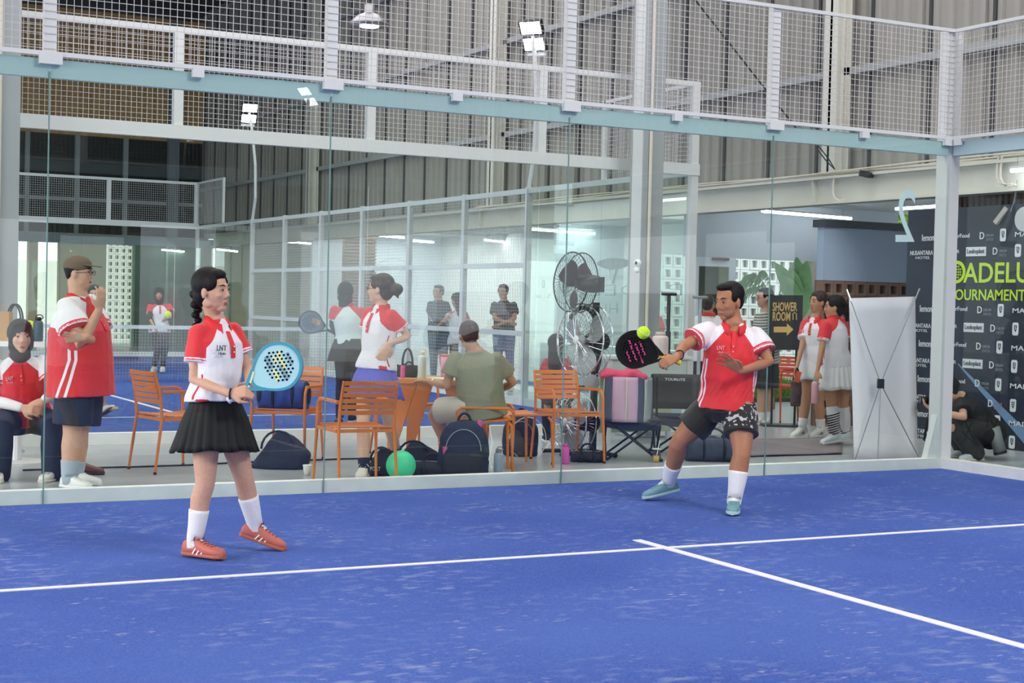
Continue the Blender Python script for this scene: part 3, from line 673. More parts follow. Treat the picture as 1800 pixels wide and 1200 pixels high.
def fold(me, amp, fr, seed=0.):
    a = getv(me); n = np.empty(len(me.vertices)*3); me.vertices.foreach_get('normal', n); n = n.reshape(-1, 3)
    k = np.array([noise.noise(V((p[0]*fr+seed, p[1]*fr+seed*2, p[2]*fr*.45))) for p in a]); setv(me, a+n*(k*amp)[:, None])
def segd(P, a, b):
    a = np.array(a); b = np.array(b); ab = b-a; t = np.clip(((P-a)@ab)/(ab@ab), 0, 1); return np.linalg.norm(P-(a+t[:, None]*ab), axis=1), t
def person(name, label, d0, J, face, skin='light', sex='f', vox=.011, build=1., shirt=None, legs=None, hair=None, shoes=None, group=None, hands=None, facep=True, glasses=False, up=None, hs=1., hem=.05, sleeve=.62, thick=1., long_sleeves=None, headfree=True, foldamp=.006, swap=False):
    """J: joints as (px, py, extra depth). a = the person's right side, b = left side."""
    if swap: J = {(k[:-1]+('b' if k[-1] == 'a' else 'a') if k != 'head' else k): v for k, v in J.items()}
    j = {k: at(v[0], v[1], d0+(v[2] if len(v) > 2 else 0)) for k, v in J.items()}
    sk = skinmat(skin); male = sex == 'm'
    hip = (j['hipa']+j['hipb'])/2; sh = (j['sha']+j['shb'])/2; foot = V((hip.x, hip.y, 0)); root = thing(name, label, 'person', foot, group=group)
    U = (sh-hip).normalized(); Lx = orth(U, j['shb']-j['sha']); Fr = Lx.cross(U); Hx = orth(U, j['hipb']-j['hipa']); Fh = Hx.cross(U)
    T = (sh-hip).length; k = build
    sw = (j['shb']-j['sha']).length/2; hw = .165*k if male else .175*k
    hc = j['head']; f = cv(*face); u = orth(f, (hc-sh).normalized()*.35+V((0, 0, 1)) if up is None else cv(*up))
    g = M(); nk = (.047 if not male else .058)*(1+(k-1)*.6)
    # trunk
    def tor(e, top=True):
        S = [(hip-U*.10, Hx*(hw*.55+e), Fh*(.075*thick+e)), (hip-U*.04, Hx*(hw*.93+e), Fh*(.105*k*thick+e)), (hip+U*.05, Hx*(hw*.93+e), Fh*(.112*k*thick+e)), (hip+U*(T*.36), Lx*((.122 if not male else .15)*k+e), Fr*(.095*k*thick+e)),
             (hip+U*(T*.66), Lx*((.145 if not male else .17)*k+e), Fr*(.118*k*thick+e)+0*U), (hip+U*(T*.86), Lx*((.15 if not male else .175)*k+e), Fr*(.105*k+e)), (sh+U*.0, Lx*(sw*.9+e*.8), Fr*(.078*k+e*.8)), (sh+U*(.035+e*.2), Lx*(sw*.6+e*.6), Fr*(.06*k+e*.5)), (sh+U*.062, Lx*(nk*1.32+e*.35), Fr*(nk*1.2+e*.3)), (sh+U*(.095-e*1.2), Lx*(nk*1.02+e*.2), Fr*(nk*1.0+e*.1))]
        return S
    g.loft(tor(0), 24)
    g.tube([sh+U*.01, sh+U*.06, hc-u*.06-f*.02, hc-f*.015], [nk*1.15, nk, nk*.98, nk*.9], 16)
    head_shapes(g, hc, f, u, hs, male)
    if not male and shirt and shirt.get('bust', 1):
        pass
    # arms
    ar = (.05, .041, .036, .035, .024) if male else (.043, .035, .031, .03, .021)
    for s_ in 'ab':
        S, E, W = j['sh'+s_], j['el'+s_], j['wr'+s_]
        g.cap_tube([S, S.lerp(E, .5), E, E.lerp(W, .25), W], [ar[0]*k, ar[1]*k, ar[2]*k, ar[3]*k, ar[4]*k], 14)
        h = (hands or {}).get(s_)
        if h: hand_shapes(g, W, h['d'], h['n'], h.get('s', 1.), h.get('curl', .4), h.get('thumb', 1), h.get('spread', .12), h.get('tcurl', .3))
        else: hand_shapes(g, W, (W-E)*.9+V((0, 0, -.03)), -Lx if s_ == 'b' else Lx, .9 if not male else 1., .35, 1)
    # legs
    for s_ in 'ab':
        P, R = leg_sections(j['hip'+s_], j['kn'+s_], j['an'+s_], k*(1.0 if not male else 1.02), legs.get('r', (.088, .074, .056, .057, .038)) if legs else (.088, .074, .056, .057, .038)); g.cap_tube(P, R, 16)
        A = j['an'+s_]; t = j['to'+s_]; g.cap_tube([A, A.lerp(t, .45)+V((0, 0, -.005)), A.lerp(t, .8)], [.034, .03, .022], 12)
    body = remesh(g, vox, 4); shift(body, root.location); obj('body', body, sk, root, True)
    if facep: face_parts(root, hc, f, u, hs, male, glasses)
    # shirt
    if shirt:
        g = M(); e = shirt.get('e', .016); S = tor(e); h = hem
        lo = shirt.get('loose', 0); S[3] = (S[3][0], S[3][1].normalized()*((.155 if male else .132)*k+e+lo), S[3][2].normalized()*(.105*k*thick+e+lo))
        S = [(hip-U*h, Hx*(hw*.98+e*1.8+lo*.6), Fh*(.118*k*thick+e*1.5+lo*.6)), (hip-U*(h-.03), Hx*(hw*.97+e*1.7+lo*.6), Fh*(.117*k*thick+e*1.4+lo*.6))]+([(hip+U*.05, Hx*(hw*.95+e*1.4+lo*.6), Fh*(.115*k*thick+e*1.3+lo*.6))] if h > -.02 else [])+S[3:]
        g.loft(S, 28); sl = {}
        for s_ in 'ab':
            A, B = j['sh'+s_], j['el'+s_]; C = A.lerp(B, sleeve); r0 = ar[0]*k+.014; sl[s_] = (A, C)
            ra = shirt.get('sr', .064 if not male else .078)*k
            dd_ = (A-C).normalized(); r0 = ar[0]*k+.009; g.tube([A+dd_*r0*.97, A+dd_*r0*.75, A+dd_*r0*.4, A, A.lerp(C, .55), C], [r0*.25, r0*.68, r0*.93, r0*1.02, ra*.94, ra*1.05], 20)
        me = remesh(g, vox*.85, 3); fold(me, foldamp, 9, random.random()*9); fold(me, foldamp*.5, 22, random.random()*9)
        P = getv(me); so_ = np.array(sh); lat = (P-so_)@np.array(Lx); t = ((P-np.array(hip))@np.array(U))/T; fw = (P-so_)@np.array(Fr)
        m1 = np.full(len(P), -1.); m2 = np.full(len(P), -1.); m3 = np.full(len(P), -1.); st = shirt['style']
        arm = np.full(len(P), -1.); cuff = np.full(len(P), -1.)
        for s_ in 'ab':
            A, C = sl[s_]; d, tt = segd(P, A, C); ra = shirt.get('sr', .064 if not male else .078)*k; sg = -1 if s_ == 'a' else 1
            line = sg*lat-(.066+(1-np.clip(t, .0, 1.2))*.42*sw/.17)     # raglan seam
            q = np.where(t > .6, line, -1); inar = (ra*1.16-d)*np.where(tt > .02, 1, 0)+0*d
            inar = np.where((sg*lat > sw*.72), inar, -.05); arm = np.maximum(arm, np.maximum(np.where(t > .72, line, -1.), inar))
            L = (C-A).length; cut = ((P-np.array(A))@np.array((C-A).normalized())); near_ = (d < ra*1.35) & (tt > .4)
            cuff = np.maximum(cuff, np.where(near_, np.maximum(cut-(L-.022), -1), -1)); cuff2 = np.where(near_, .006-np.abs(cut-(L-.030)), -1); m3 = np.maximum(m3, cuff2)
        z = t*T; side = np.abs(lat)-0; ang = np.arctan2(np.abs(lat), fw)   # 0 front .. pi back
        if st == 'polo_red':        # red body, white sleeves, white curved side stripes
            m1 = np.maximum(arm, -1); b = 1.05+.9*np.clip((.45-t), 0, 1)**1.2*-1.2
            for o in (0., .17): m1 = np.maximum(m1, np.where((t < .62) & (arm < 0), .045-np.abs(ang-(1.35-o*1.1+np.clip(.3-t, 0, 1)*.9*(1 if o == 0 else .8))), -1))
            m2 = np.where(cuff > 0, np.where(np.abs(cuff-.011) < .0045, -1., 1.), -1)
        elif st == 'polo_white':    # white body, red sleeves, red side lines and a red motif at the hem
            m1 = arm; m3 = np.where(cuff > 0, np.where(np.abs(cuff-.011) < .003, -1., 1.), -1.)*1.
            m2 = np.where((t < .66) & (t > .12) & (arm < 0), .035-np.abs(ang-(1.25+.55*np.abs(t-.42))), -1)
            nz = np.array([noise.noise(V(p)*38) for p in P]); m2 = np.maximum(m2, np.where((t < .13) & (t > -.06), nz*.3+.5-np.abs(ang-1.15)*2.2-.1, -1))
        elif st == 'stripes': m1 = np.sin((P[:, 2]+.02*np.sin(lat*8))*2*PI/.034)-.35
        attr(me, 'm1', m1); attr(me, 'm2', m2); attr(me, 'm3', m3)
        shift(me, root.location); so2 = obj('shirt', me, shirt['mat'], root, True)
        if shirt.get('collar'):
            cm = shirt['collar']; g = M(); n = 22; rows = []
            for i in range(n+1):
                a = -PI+.34+(2*PI-.68)*i/n; dirv = (Fr*-math.cos(a)*-1*-1+Lx*math.sin(a)) ; dirv = (-Fr*math.cos(a)+Lx*math.sin(a))
                fr_ = max(0, -math.cos(a)); base = sh+U*(.058-.055*fr_**1.3)
                r0 = nk*1.08+.02*fr_; rows.append([base+dirv*(r0+.006)+U*.0, base+dirv*(r0+.006)+U*.026, base+dirv*(r0+.013)+U*.031, base+dirv*(r0+.022+.014*fr_)-U*(.008+.03*fr_), base+dirv*(r0+.017+.014*fr_)-U*(.011+.03*fr_), base+dirv*(r0+.010)+U*.012])
            g.sheet(rows, n+1, 6); obj('collar', g, cm, so2, True)
            rr = .118*k*thick
            g = M(); p0 = sh+Fr*(.078*k+e*.6+.006)+U*.0; p1 = hip+U*(T*.80)+Fr*(.118*k+e+.004); p2 = hip+U*(T*.66)+Fr*(rr+e+.003); g.beam(p0, p1, .026, .006, Fr).beam(p1, p2, .026, .006, Fr); obj('placket', g, cm, so2)
            g = M(); [g.sph(p1.lerp(p2, q)+Fr*.006, .005, 8, 6) for q in (0, .5)]; obj('button', g, mat('button', '#e8d9d6', .4), so2)
            if shirt.get('logo'):
                lg = shirt['logo']; p = hip+U*(T*.74)+Fr*(.118*k+e+.001)-Lx*.085; nrm = (Fr-Lx*.35).normalized(); ax = orth(nrm, Lx)
                txt('LNT', p-ax*.028, ax*.056, U*.03, lg, so2, ext=.0035, name='chest_logo'); txt('club', p-ax*.022-U*.022, ax*.045, U*.014, lg, so2, ext=.0035, name='chest_logo')
    # lower garments
    if legs and legs['kind'] in ('shorts', 'pants'):
        g = M(); e = legs.get('e', .018); g.loft([(hip-U*.11, Hx*(hw*.6+e), Fh*(.08*thick+e)), (hip-U*.04, Hx*(hw*.95+e), Fh*(.112*k*thick+e)), (hip+U*.06, Hx*(hw*.95+e*.5), Fh*(.115*k*thick+e*.5)), (hip+U*.09, Hx*(hw*.9+.004), Fh*(.108*k*thick+.004))], 24)
        for s_ in 'ab':
            H_, K_, A_ = j['hip'+s_], j['kn'+s_], j['an'+s_]
            if legs['kind'] == 'shorts':
                q = legs.get('len', .72); E_ = H_.lerp(K_, q); fl = legs.get('flare', .018); g.tube([H_+(H_-K_).normalized()*.02, H_.lerp(E_, .4), E_], [.088*k+e*.6, .084*k+e+fl*.5, .072*k+e+fl], 22)
            else:
                fl = legs.get('flare', .0); g.cap_tube([H_, H_.lerp(K_, .5), K_, K_.lerp(A_, .35), A_.lerp(K_, .06)], [.09*k+e*.5, .08*k+e*.5, .06*k+e*.5, .057*k+e*.4+fl*.5, .04*k+e*.5+fl], 20)
        me = remesh(g, vox*.9, 3); fold(me, foldamp*.9, 9, random.random()*9)
        if legs.get('art'):
            P = getv(me); sgn = np.array([noise.noise(V((p[0]*22, p[1]*22, p[2]*40)))+.8*noise.noise(V(p)*60) for p in P]); K_ = np.array(j['kn'+legs['art']]); H_ = np.array(j['hip'+legs['art']]); d = ((P-H_)@(K_-H_))/((K_-H_)@(K_-H_))
            near_ = np.linalg.norm(P-(H_+np.clip(d, 0, 1)[:, None]*(K_-H_)), axis=1) < .14
            attr(me, 'm1', np.where(near_ & (d > .0) & (d < .6), sgn-.3+.5*(.4-np.abs(d-.3)*3), -1.)); attr(me, 'm2', np.full(len(P), -1.)); attr(me, 'm3', np.full(len(P), -1.))
        shift(me, root.location); obj(legs['kind'] if legs['kind'] == 'shorts' else 'trousers', me, legs['mat'], root, True)
    if legs and legs['kind'] == 'skirt':
        n = 96; pl = legs.get('pleats', 24); ln = legs.get('len', .34); fl = legs.get('flare', .07); rows = []; ax = legs.get('down', -V((0, 0, 1))); w0 = hip+U*legs.get('up', .07); nr = 9
        for i in range(nr):
            q = i/(nr-1); row = []
            for jn in range(n+1):
                a = 2*PI*jn/n; ph = (a*pl/(2*PI)) % 1; zig = (ph if ph < .8 else (1-ph)*4)-.4; am = legs.get('amp', .018)*q
                hb = hw*.1*min(1, q*2.5); R1 = hw*.84+.010+hb+fl*q**1.25+zig*am*2; R2 = .098*k+.010+hb*1.4+fl*q**1.25*.9+zig*am*2
                row.append(w0+ax*(ln*q)+Hx*(R1*math.cos(a))+Fh*(R2*math.sin(a))+ax*(.006*math.sin(a*7)*q))
            rows.append(row)
        g = M(); g.sheet(rows, nr, n+1); o = obj('skirt', g, legs['mat'], root, True)
        md = o.modifiers.new('thickness', 'SOLIDIFY'); md.thickness = .004
        obj('under_shorts', M().tube([j['hipa'], j['hipa'].lerp(j['kna'], .4)], [.098, .088], 16).tube([j['hipb'], j['hipb'].lerp(j['knb'], .4)], [.098, .088], 16), legs['mat'], root, True)
    # shoes and socks
    if shoes:
        for s_ in 'ab':
            if s_ not in shoes.get('which', 'ab'): continue
            sm = shoes.get('sock'); A = j['an'+s_]; K_ = j['kn'+s_]
            if sm:
                hgt = shoes.get('sh', .14); d = (K_-A).normalized(); lr = (legs or {}).get('r', (.088, .074, .056, .057, .038)); kk = k*(1.02 if male else 1.0); sr_ = lambda q: float(np.interp(q, [0, .28, .68, .94], [lr[4], lr[4]*1.2, lr[3], lr[2]*.93]))*kk+.0065; t = A.lerp(j['to'+s_], .3); Ls = (K_-A).length; cb = lambda q: (j['hip'+s_].lerp(A, .5)-K_).normalized()*(.012*max(0, 1-abs(q-.68)/.4))
                obj('sock', M().tube([t, A-d*.015]+[A+d*(hgt*q)+cb(hgt*q/Ls) for q in (.1, .3, .5, .7, .9, 1.)], [.036, sr_(0)*1.03]+[sr_(hgt*q/Ls) for q in (.1, .3, .5, .7, .9, 1.)], 18), sm, root, True)
            shoe(root, A, j['to'+s_], shoes['mat'], shoes['sole'], shoes.get('lace'), L=shoes.get('L', .26), stripe=shoes.get('stripe'))
    # hair
    l = u.cross(f).normalized()
    P_ = lambda fw, up_, sd: hc+f*fw*hs+u*up_*hs+l*sd*hs
    if hair:
        hk = hair['kind']; hm = hair.get('mat', HAIR); g = M()
        E = lambda fw, up_, sd, rf, rs, ru: g.ell(P_(fw, up_, sd), f*rf*hs, l*rs*hs, u*ru*hs, 22, 14)
        hx = .007 if vox < .008 else .010
        if hk == 'short':
            E(-.03, .048, 0, .094, .084, .084); E(.028, .098, 0, .05, .058, .028); E(-.052, -.0, 0, .058, .07, .07)
            for sd in (-1, 1): E(.012, .03, .066*sd, .03, .015, .035)
        elif hk in ('braid', 'bun', 'long', 'pony'):
            E(-.026, .042, 0, .099, .087, .093); E(.03, .088, 0, .048, .06, .034); E(-.05, -.02, 0, .062, .072, .075)
            for sd in (-1, 1): E(.018, .045, .06*sd, .045, .022, .045)
            if hk == 'bun': E(-.14, .0, 0, .055, .055, .05); g.cap_tube([P_(-.08, 0, 0), P_(-.12, 0, 0)], [.035, .03], 10); g.cap_tube([P_(-.13, -.03, 0), P_(-.16, -.07, .01)], [.02, .008], 8)
            if hk == 'long': g.cap_tube([P_(-.06, .03, 0), P_(-.075, -.08, 0), P_(-.09, -.2, 0), P_(-.09, -.3, 0)], [.07, .075, .07, .04], 14)
            if hk == 'pony': g.cap_tube([P_(-.1, .05, 0), P_(-.13, -.02, 0), P_(-.13, -.14, 0)], [.03, .035, .015], 12)
        elif hk == 'hijab':
            E(-.018, .03, 0, .107, .09, .105); E(-.02, -.06, 0, .085, .08, .075)
            g.cap_tube([P_(0, -.08, 0), P_(0, -.13, 0)], [.075, .082], 16)
            for sd in (-1, 1): g.cap_tube([P_(.05, .07, .055*sd), P_(.035, 0, .075*sd), P_(.03, -.06, .068*sd), P_(.04, -.105, .035*sd)], [.016, .016, .02, .022], 10)
            g.cap_tube([P_(.06, .085, .05), P_(.078, .1, 0), P_(.06, .085, -.05)], [.018, .018, .018], 10); g.cap_tube([P_(.05, -.105, .03), P_(.06, -.12, 0), P_(.05, -.105, -.03)], [.026, .026, .026], 10)
        elif hk == 'cap':
            E(-.02, .04, 0, .095, .083, .08); E(-.052, -.0, 0, .05, .068, .06)
        me = remesh(g, hx, 2); shift(me, root.location); o = obj('headscarf' if hk == 'hijab' else 'hair', me, hm, root, True)
        if hk == 'braid':
            g = M()
            for i in range(9):
                q = i/8; c = P_(-.105+.01*q, .0-.02-.23*q, .0+(.012 if i % 2 else -.012)); r = .03-.012*q; g.ell(c, f*r, l*r*1.0, u*r*.85, 12, 8)
            obj('braid', g, hm, o, True)
        if hk == 'cap':
            g = M(); g.ell(P_(-.012, .058, 0), f*.106*hs, l*.088*hs, u*.075*hs, 22, 14); g.loft([(P_(.06, .06, 0), l*.07, u*.006), (P_(.12, .052, 0), l*.062, u*.005), (P_(.165, .045, 0), l*.03, u*.004)], 16)
            obj('cap', g, hair['cap'], root, True)
    return root, j, dict(f=f, u=u, l=l, hc=hc, U=U, L=Lx, F=Fr)

POLO_R = maskmat('red_polo_cloth', '#d8232f', '#eae6ea', '#d8404a', '#d8232f')
POLO_W = maskmat('white_polo_cloth', '#e6e3ea', '#dd2833', '#d02030', '#ece8ee')
RED = mat('red_collar', '#dc2833', .7); NAVY = mat('navy_cloth', '#1a2136', .8, bump=.2, scale=20); BLK = mat('black_cloth', '#121214', .8, bump=.2, scale=20)

def racket(label, butt, axis, N, face_m, rim_m, grip_m, art, L=.455, dots=True, cap_m=None):
    t = thing('padel_racket', label, 'racket', butt); ax = V(axis).normalized(); N = orth(ax, V(N)); X = ax.cross(N).normalized()
    flat(rk_outline(32, .014), butt-N*.004, X, ax, .006, mat('hole_shade_dark', '#101215', .8), t, 'hole_shade_plate')  # dark plate inside stands in for the shade in the through holes
    out = rk_outline(48); holes = []
    for i in range(-5, 6):
        for k in range(-4, 6):
            x = i*.0215+(.0107 if k % 2 else 0); y = .325+k*.02
            if x*x/.0075+(y-.33)**2/.0068 < 1: holes.append(circ(x, y, .0058, 8))
    ring_i = rk_outline(48, .012)
    flat(out, butt, X, ax, .030, face_m, t, 'face', holes=holes)
    flat(rk_outline(48, -.003), butt, X, ax, .038, rim_m, t, 'frame', holes=[ring_i])
    g = M()
    for s in (-1, 1): g.beam(butt+ax*.125+X*.012*s, butt+ax*.2+X*.062*s, .018, .034, N)
    obj('throat', g, rim_m, t)
    obj('grip', M().tube([butt, butt+ax*.02, butt+ax*.13, butt+ax*.14], [.018, .0165, .0155, .013], 12), grip_m, t, True); obj('butt_cap', M().tube([butt-ax*.008, butt+ax*.004], .019, 12), cap_m or grip_m, t)
    art(t, butt, X, ax, N)
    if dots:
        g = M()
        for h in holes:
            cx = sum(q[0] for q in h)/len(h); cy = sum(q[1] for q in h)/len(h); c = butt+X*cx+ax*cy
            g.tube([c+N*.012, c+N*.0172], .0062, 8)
        obj('holes', g, mat('hole_shade', '#0b0d10', .9, spec=0), t, kind='stuff')  # black discs on the face, painting the shade inside its holes
    return t

# ---- near woman
UP = V((0, 0, 1))
def d8(px, py, dd): return (px, py, dd)
gripR = V
J = dict(head=(373, 511, 0), sha=(349, 586, -.07), shb=(409, 582, .14), hipa=(362, 722, -.07), hipb=(396, 720, .08), ela=(341, 668, -.1), wra=(405, 692, -.22), elb=(436, 648, .13), wrb=(438, 672, -.05),
         kna=(361, 846, -.1), ana=(341, 951, -.09), toa=(387, 984, -.17), knb=(428, 838, .12), anb=(449, 925, .2), tob=(498, 966, .2))
hold = at(425, 690, 8.2)
R_, _, _ = person('person', 'young woman in black pleated skirt and pink shoes holding a pale blue racket', 8.45, J, (.93, -.03, .36), 'light', 'f', vox=.0055,
       shirt=dict(style='polo_white', mat=POLO_W, collar=RED, logo=mat('logo_grey', '#555a66', .6), loose=.004), hem=-.045, legs=dict(kind='skirt', mat=mat('black_skirt', '#101012', .75, bump=.1, scale=30), len=.30, flare=.085, pleats=26, amp=.02, r=(.088, .076, .058, .055, .036)), hair=dict(kind='braid'),
       shoes=dict(mat=mat('salmon_shoe', '#c4695a', .6, bump=.1, scale=60), sole=mat('brick_sole', '#b2604c', .6), lace=mat('maroon_lace', '#7c2a2c', .7), sock=SOCKW, sh=.17, L=.27, stripe=mat('white_stripe', '#f0eaea', .5)),
       hands=dict(a=dict(d=cv(.85, .15, .15), n=cv(.05, -.5, -.8), curl=1.15, thumb=-1, spread=.0, tcurl=.6), b=dict(d=cv(-.2, -.75, .5), n=cv(.4, .2, .9), curl=.75, thumb=1)), foldamp=.007)
wr = at(405, 692, 8.23)
obj('wristband', M().tube([wr+cv(.1, 1, 0)*(.027*math.cos(a))+cv(0, 0, 1)*(.027*math.sin(a)) for a in np.linspace(0, 2*PI, 16)], .005, 6), BLACKM, R_)
def artblue(t, b, X, ax, N):
    y = mat('pale_yellow_print', '#e3e6a8', .5); gr = mat('slate_print', '#7f9dab', .5); o = N*.0158
    for (cx, cy, w, h, m) in ((-.02, .36, .10, .022, y), (-.035, .33, .055, .02, y), (.035, .29, .07, .022, y), (.045, .335, .08, .03, gr), (-.045, .295, .07, .03, gr), (0, .40, .07, .018, gr)):
        c = b+X*cx+ax*cy+o; s = (ax+X*.45).normalized(); q = orth(N, X-ax*.2); obj('print', M().obox(c, q*w*.5, (s-q*s.dot(q))*h*.5, N*.0006), m, t)
    obj('print', M().beam(b+ax*.15-X*.01+N*.018, b+ax*.2-X*.05+N*.018, .01, .004, N), y, t)
pb = at(403, 703, 8.255)
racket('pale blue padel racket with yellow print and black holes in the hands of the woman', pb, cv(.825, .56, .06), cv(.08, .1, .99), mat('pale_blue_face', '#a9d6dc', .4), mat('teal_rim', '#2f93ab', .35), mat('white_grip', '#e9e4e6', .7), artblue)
hk_ = mat('hole_black', '#0c1013', .6)

# ---- near man
J = dict(head=(1281, 530, 0), sha=(1247, 580, .02), shb=(1330, 586, .0), hipa=(1251, 716, .05), hipb=(1302, 716, -.05), ela=(1200, 610, -.12), wra=(1189, 629, -.33), elb=(1352, 636, -.08), wrb=(1303, 652, -.3),
         kna=(1193, 776, .1), ana=(1175, 848, .4), toa=(1128, 880, .33), knb=(1304, 795, -.2), anb=(1291, 878, -.2), tob=(1287, 908, -.44))
R_, _, FI = person('person', 'man in red polo with white sleeves and black shorts swinging a black racket', 10.9, J, (-.72, -.14, .62), 'tan', 'm', vox=.0065, build=1.06, thick=1.06, hs=1.1,
       shirt=dict(style='polo_red', mat=POLO_R, collar=RED, logo=mat('logo_pink', '#e9a9ae', .6), loose=.022, sr=.08), legs=dict(kind='shorts', mat=maskmat('black_shorts_art', '#111113', '#b9b7bb', '#111113'), len=.62, flare=.03, art='b', r=(.1, .086, .062, .062, .04)), hair=dict(kind='short'),
       shoes=dict(mat=mat('sage_blue_shoe', '#6f9aa5', .6, bump=.1, scale=60), sole=mat('pale_teal_sole', '#a9c9cc', .6), lace=mat('teal_lace', '#3f8f86', .7), sock=SOCKW, sh=.2, L=.29),
       hands=dict(a=dict(d=cv(-.8, -.25, .5), n=cv(.1, -.45, -.85), curl=1.2, thumb=-1, spread=0, tcurl=.6, s=1.05), b=dict(d=cv(-.78, .55, .2), n=cv(-.4, -.5, .8), curl=.16, thumb=1, spread=.28, s=1.12)), hem=.02, foldamp=.014)
obj('wristband', M().tube([at(1194, 624, 10.6)+cv(.5, .2, -.8)*0+cv(.3, 1, 0)*(.034*math.cos(a))+cv(.8, -.2, .6)*(.034*math.sin(a)) for a in np.linspace(0, 2*PI, 16)], .005, 6), BLACKM, R_)
f_, u_, l_, h_ = FI['f'], FI['u'], FI['l'], FI['hc']; s_ = 1.1
obj('stubble', M().ell(h_+f_*.031*s_-u_*.064*s_, f_*.0545*s_, l_*.0592*s_, u_*.046*s_, 22, 14), mat('stubble_skin', '#9b6d55', .7, bump=.2, scale=200), R_, True)
def artblack(t, b, X, ax, N):
    m = mat('magenta_print', '#b8286e', .5); o = N*.0158
    for i, (cx, cy, w) in enumerate(((-.06, .36, .08), (-.03, .33, .11), (-.01, .30, .12), (.02, .28, .1), (-.05, .27, .07), (.03, .37, .05))):
        c = b+X*cx+ax*cy+o; s = (X+ax*.75).normalized(); obj('print', M().obox(c, s*w*.5, orth(N, ax-X*.75)*.006, N*.0006), m, t)
mb = at(1194, 637, 10.585)
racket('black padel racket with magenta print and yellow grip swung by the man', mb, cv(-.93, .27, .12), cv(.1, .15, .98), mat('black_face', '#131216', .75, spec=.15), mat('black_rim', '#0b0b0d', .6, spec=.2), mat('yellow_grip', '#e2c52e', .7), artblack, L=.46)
BALL = mat('tennis_ball_felt', '#c8ec2c', .9, bump=.4, scale=90)
def ball(p, lab, r=.0335):
    t = thing('padel_ball', lab, 'ball', p); obj('felt', M().sph(p, r, 24, 16), BALL, t, True)
    pts = [p+V((math.cos(a), math.sin(a), .45*math.cos(2*a))).normalized()*r*1.0 for a in np.linspace(0, 2*PI, 40)]; obj('seam', M().tube(pts, .0012, 5), mat('ball_seam', '#e9efd0', .8), t)
ball(at(1131, 584.5, 7.9), 'yellow-green ball in flight just above the black racket')
ball(at(295, 552.5, 14.5), 'yellow-green ball in flight in front of the far player in a headscarf')

# ---- woman in purple skirt, hand on hip
J = dict(head=(668, 508, 0), sha=(689, 554, -.08), shb=(651, 550, .1), hipa=(675, 655, -.06), hipb=(646, 655, .07), ela=(718, 592, -.02), wra=(684, 604, -.16), elb=(640, 596, .14), wrb=(644, 625, .2),
         kna=(683, 738, .1), ana=(697, 800, .3), toa=(705, 822, .15), knb=(638, 742, -.15), anb=(640, 822, -.2), tob=(632, 842, -.38))
person('person', 'woman with bun, glasses and purple skirt standing with one hand on her hip', 12.5, J, (-.93, .02, -.2), 'fair', 'f', vox=.009, glasses=True, swap=True, hem=-.03,
       shirt=dict(style='polo_white', mat=POLO_W, collar=RED), legs=dict(kind='skirt', mat=mat('purple_skirt', '#6464c8', .7), len=.27, flare=.075, pleats=34, amp=.016), hair=dict(kind='bun', mat=HAIRB),
       shoes=dict(mat=mat('cream_shoe', '#dcd7cc', .6), sole=mat('cream_sole', '#cfc9bb', .6), lace=SOCKW, sock=NAVY, sh=.08), hands=dict(b=dict(d=cv(-.45, -.85, 0), n=cv(-.2, .1, -1), curl=.3, thumb=1, s=1.05)))
# ---- seated man from behind
J = dict(head=(824, 590, 0), sha=(801, 629, -.05), shb=(873, 631, .05), hipa=(826, 718, 0), hipb=(872, 720, .1), ela=(784, 678, .0), wra=(757, 671, .25), elb=(902, 673, .1), wrb=(866, 690, .28),
         kna=(760, 722, .22), ana=(790, 792, .25), toa=(775, 815, .42), knb=(830, 722, .5), anb=(842, 795, .5), tob=(835, 812, .65))
J['sha'], J['shb'] = (801, 629, .0), (873, 631, .0)
R_, _, _ = person('person', 'man in olive t-shirt and beige shorts sitting on an orange stool, seen from behind', 12.85, J, (-.25, -.05, -.96), 'mid', 'm', vox=.010, swap=True, facep=False, build=1.05,
       shirt=dict(style='plain', mat=mat('olive_tshirt', '#8a8a70', .85, bump=.2, scale=20), loose=.02), legs=dict(kind='shorts', mat=mat('beige_shorts', '#cfc4b6', .85), len=.8, flare=.02), hair=dict(kind='short', mat=mat('dark_red_brown_hair', '#3a1a1a', .5)),
       shoes=dict(mat=mat('mint_shoe', '#9fd0c0', .6), sole=SOCKW, sock=SOCKW, sh=.1), hands=dict(b=dict(d=cv(-.9, .2, -.3), n=cv(0, -1, -.2), curl=.5, thumb=-1, s=1.1)), hem=.07)
w = at(760, 672, 13.08); t = obj('wristwatch', M().tube([w+cv(.2, 1, 0)*(.031*math.cos(a))+cv(0, 0, 1)*(.031*math.sin(a)) for a in np.linspace(0, 2*PI, 16)], .006, 6), CHROME, R_); obj('dial', M().sph(w+cv(.1, .5, .9)*.034, .014, 10, 6), CHROME, t)
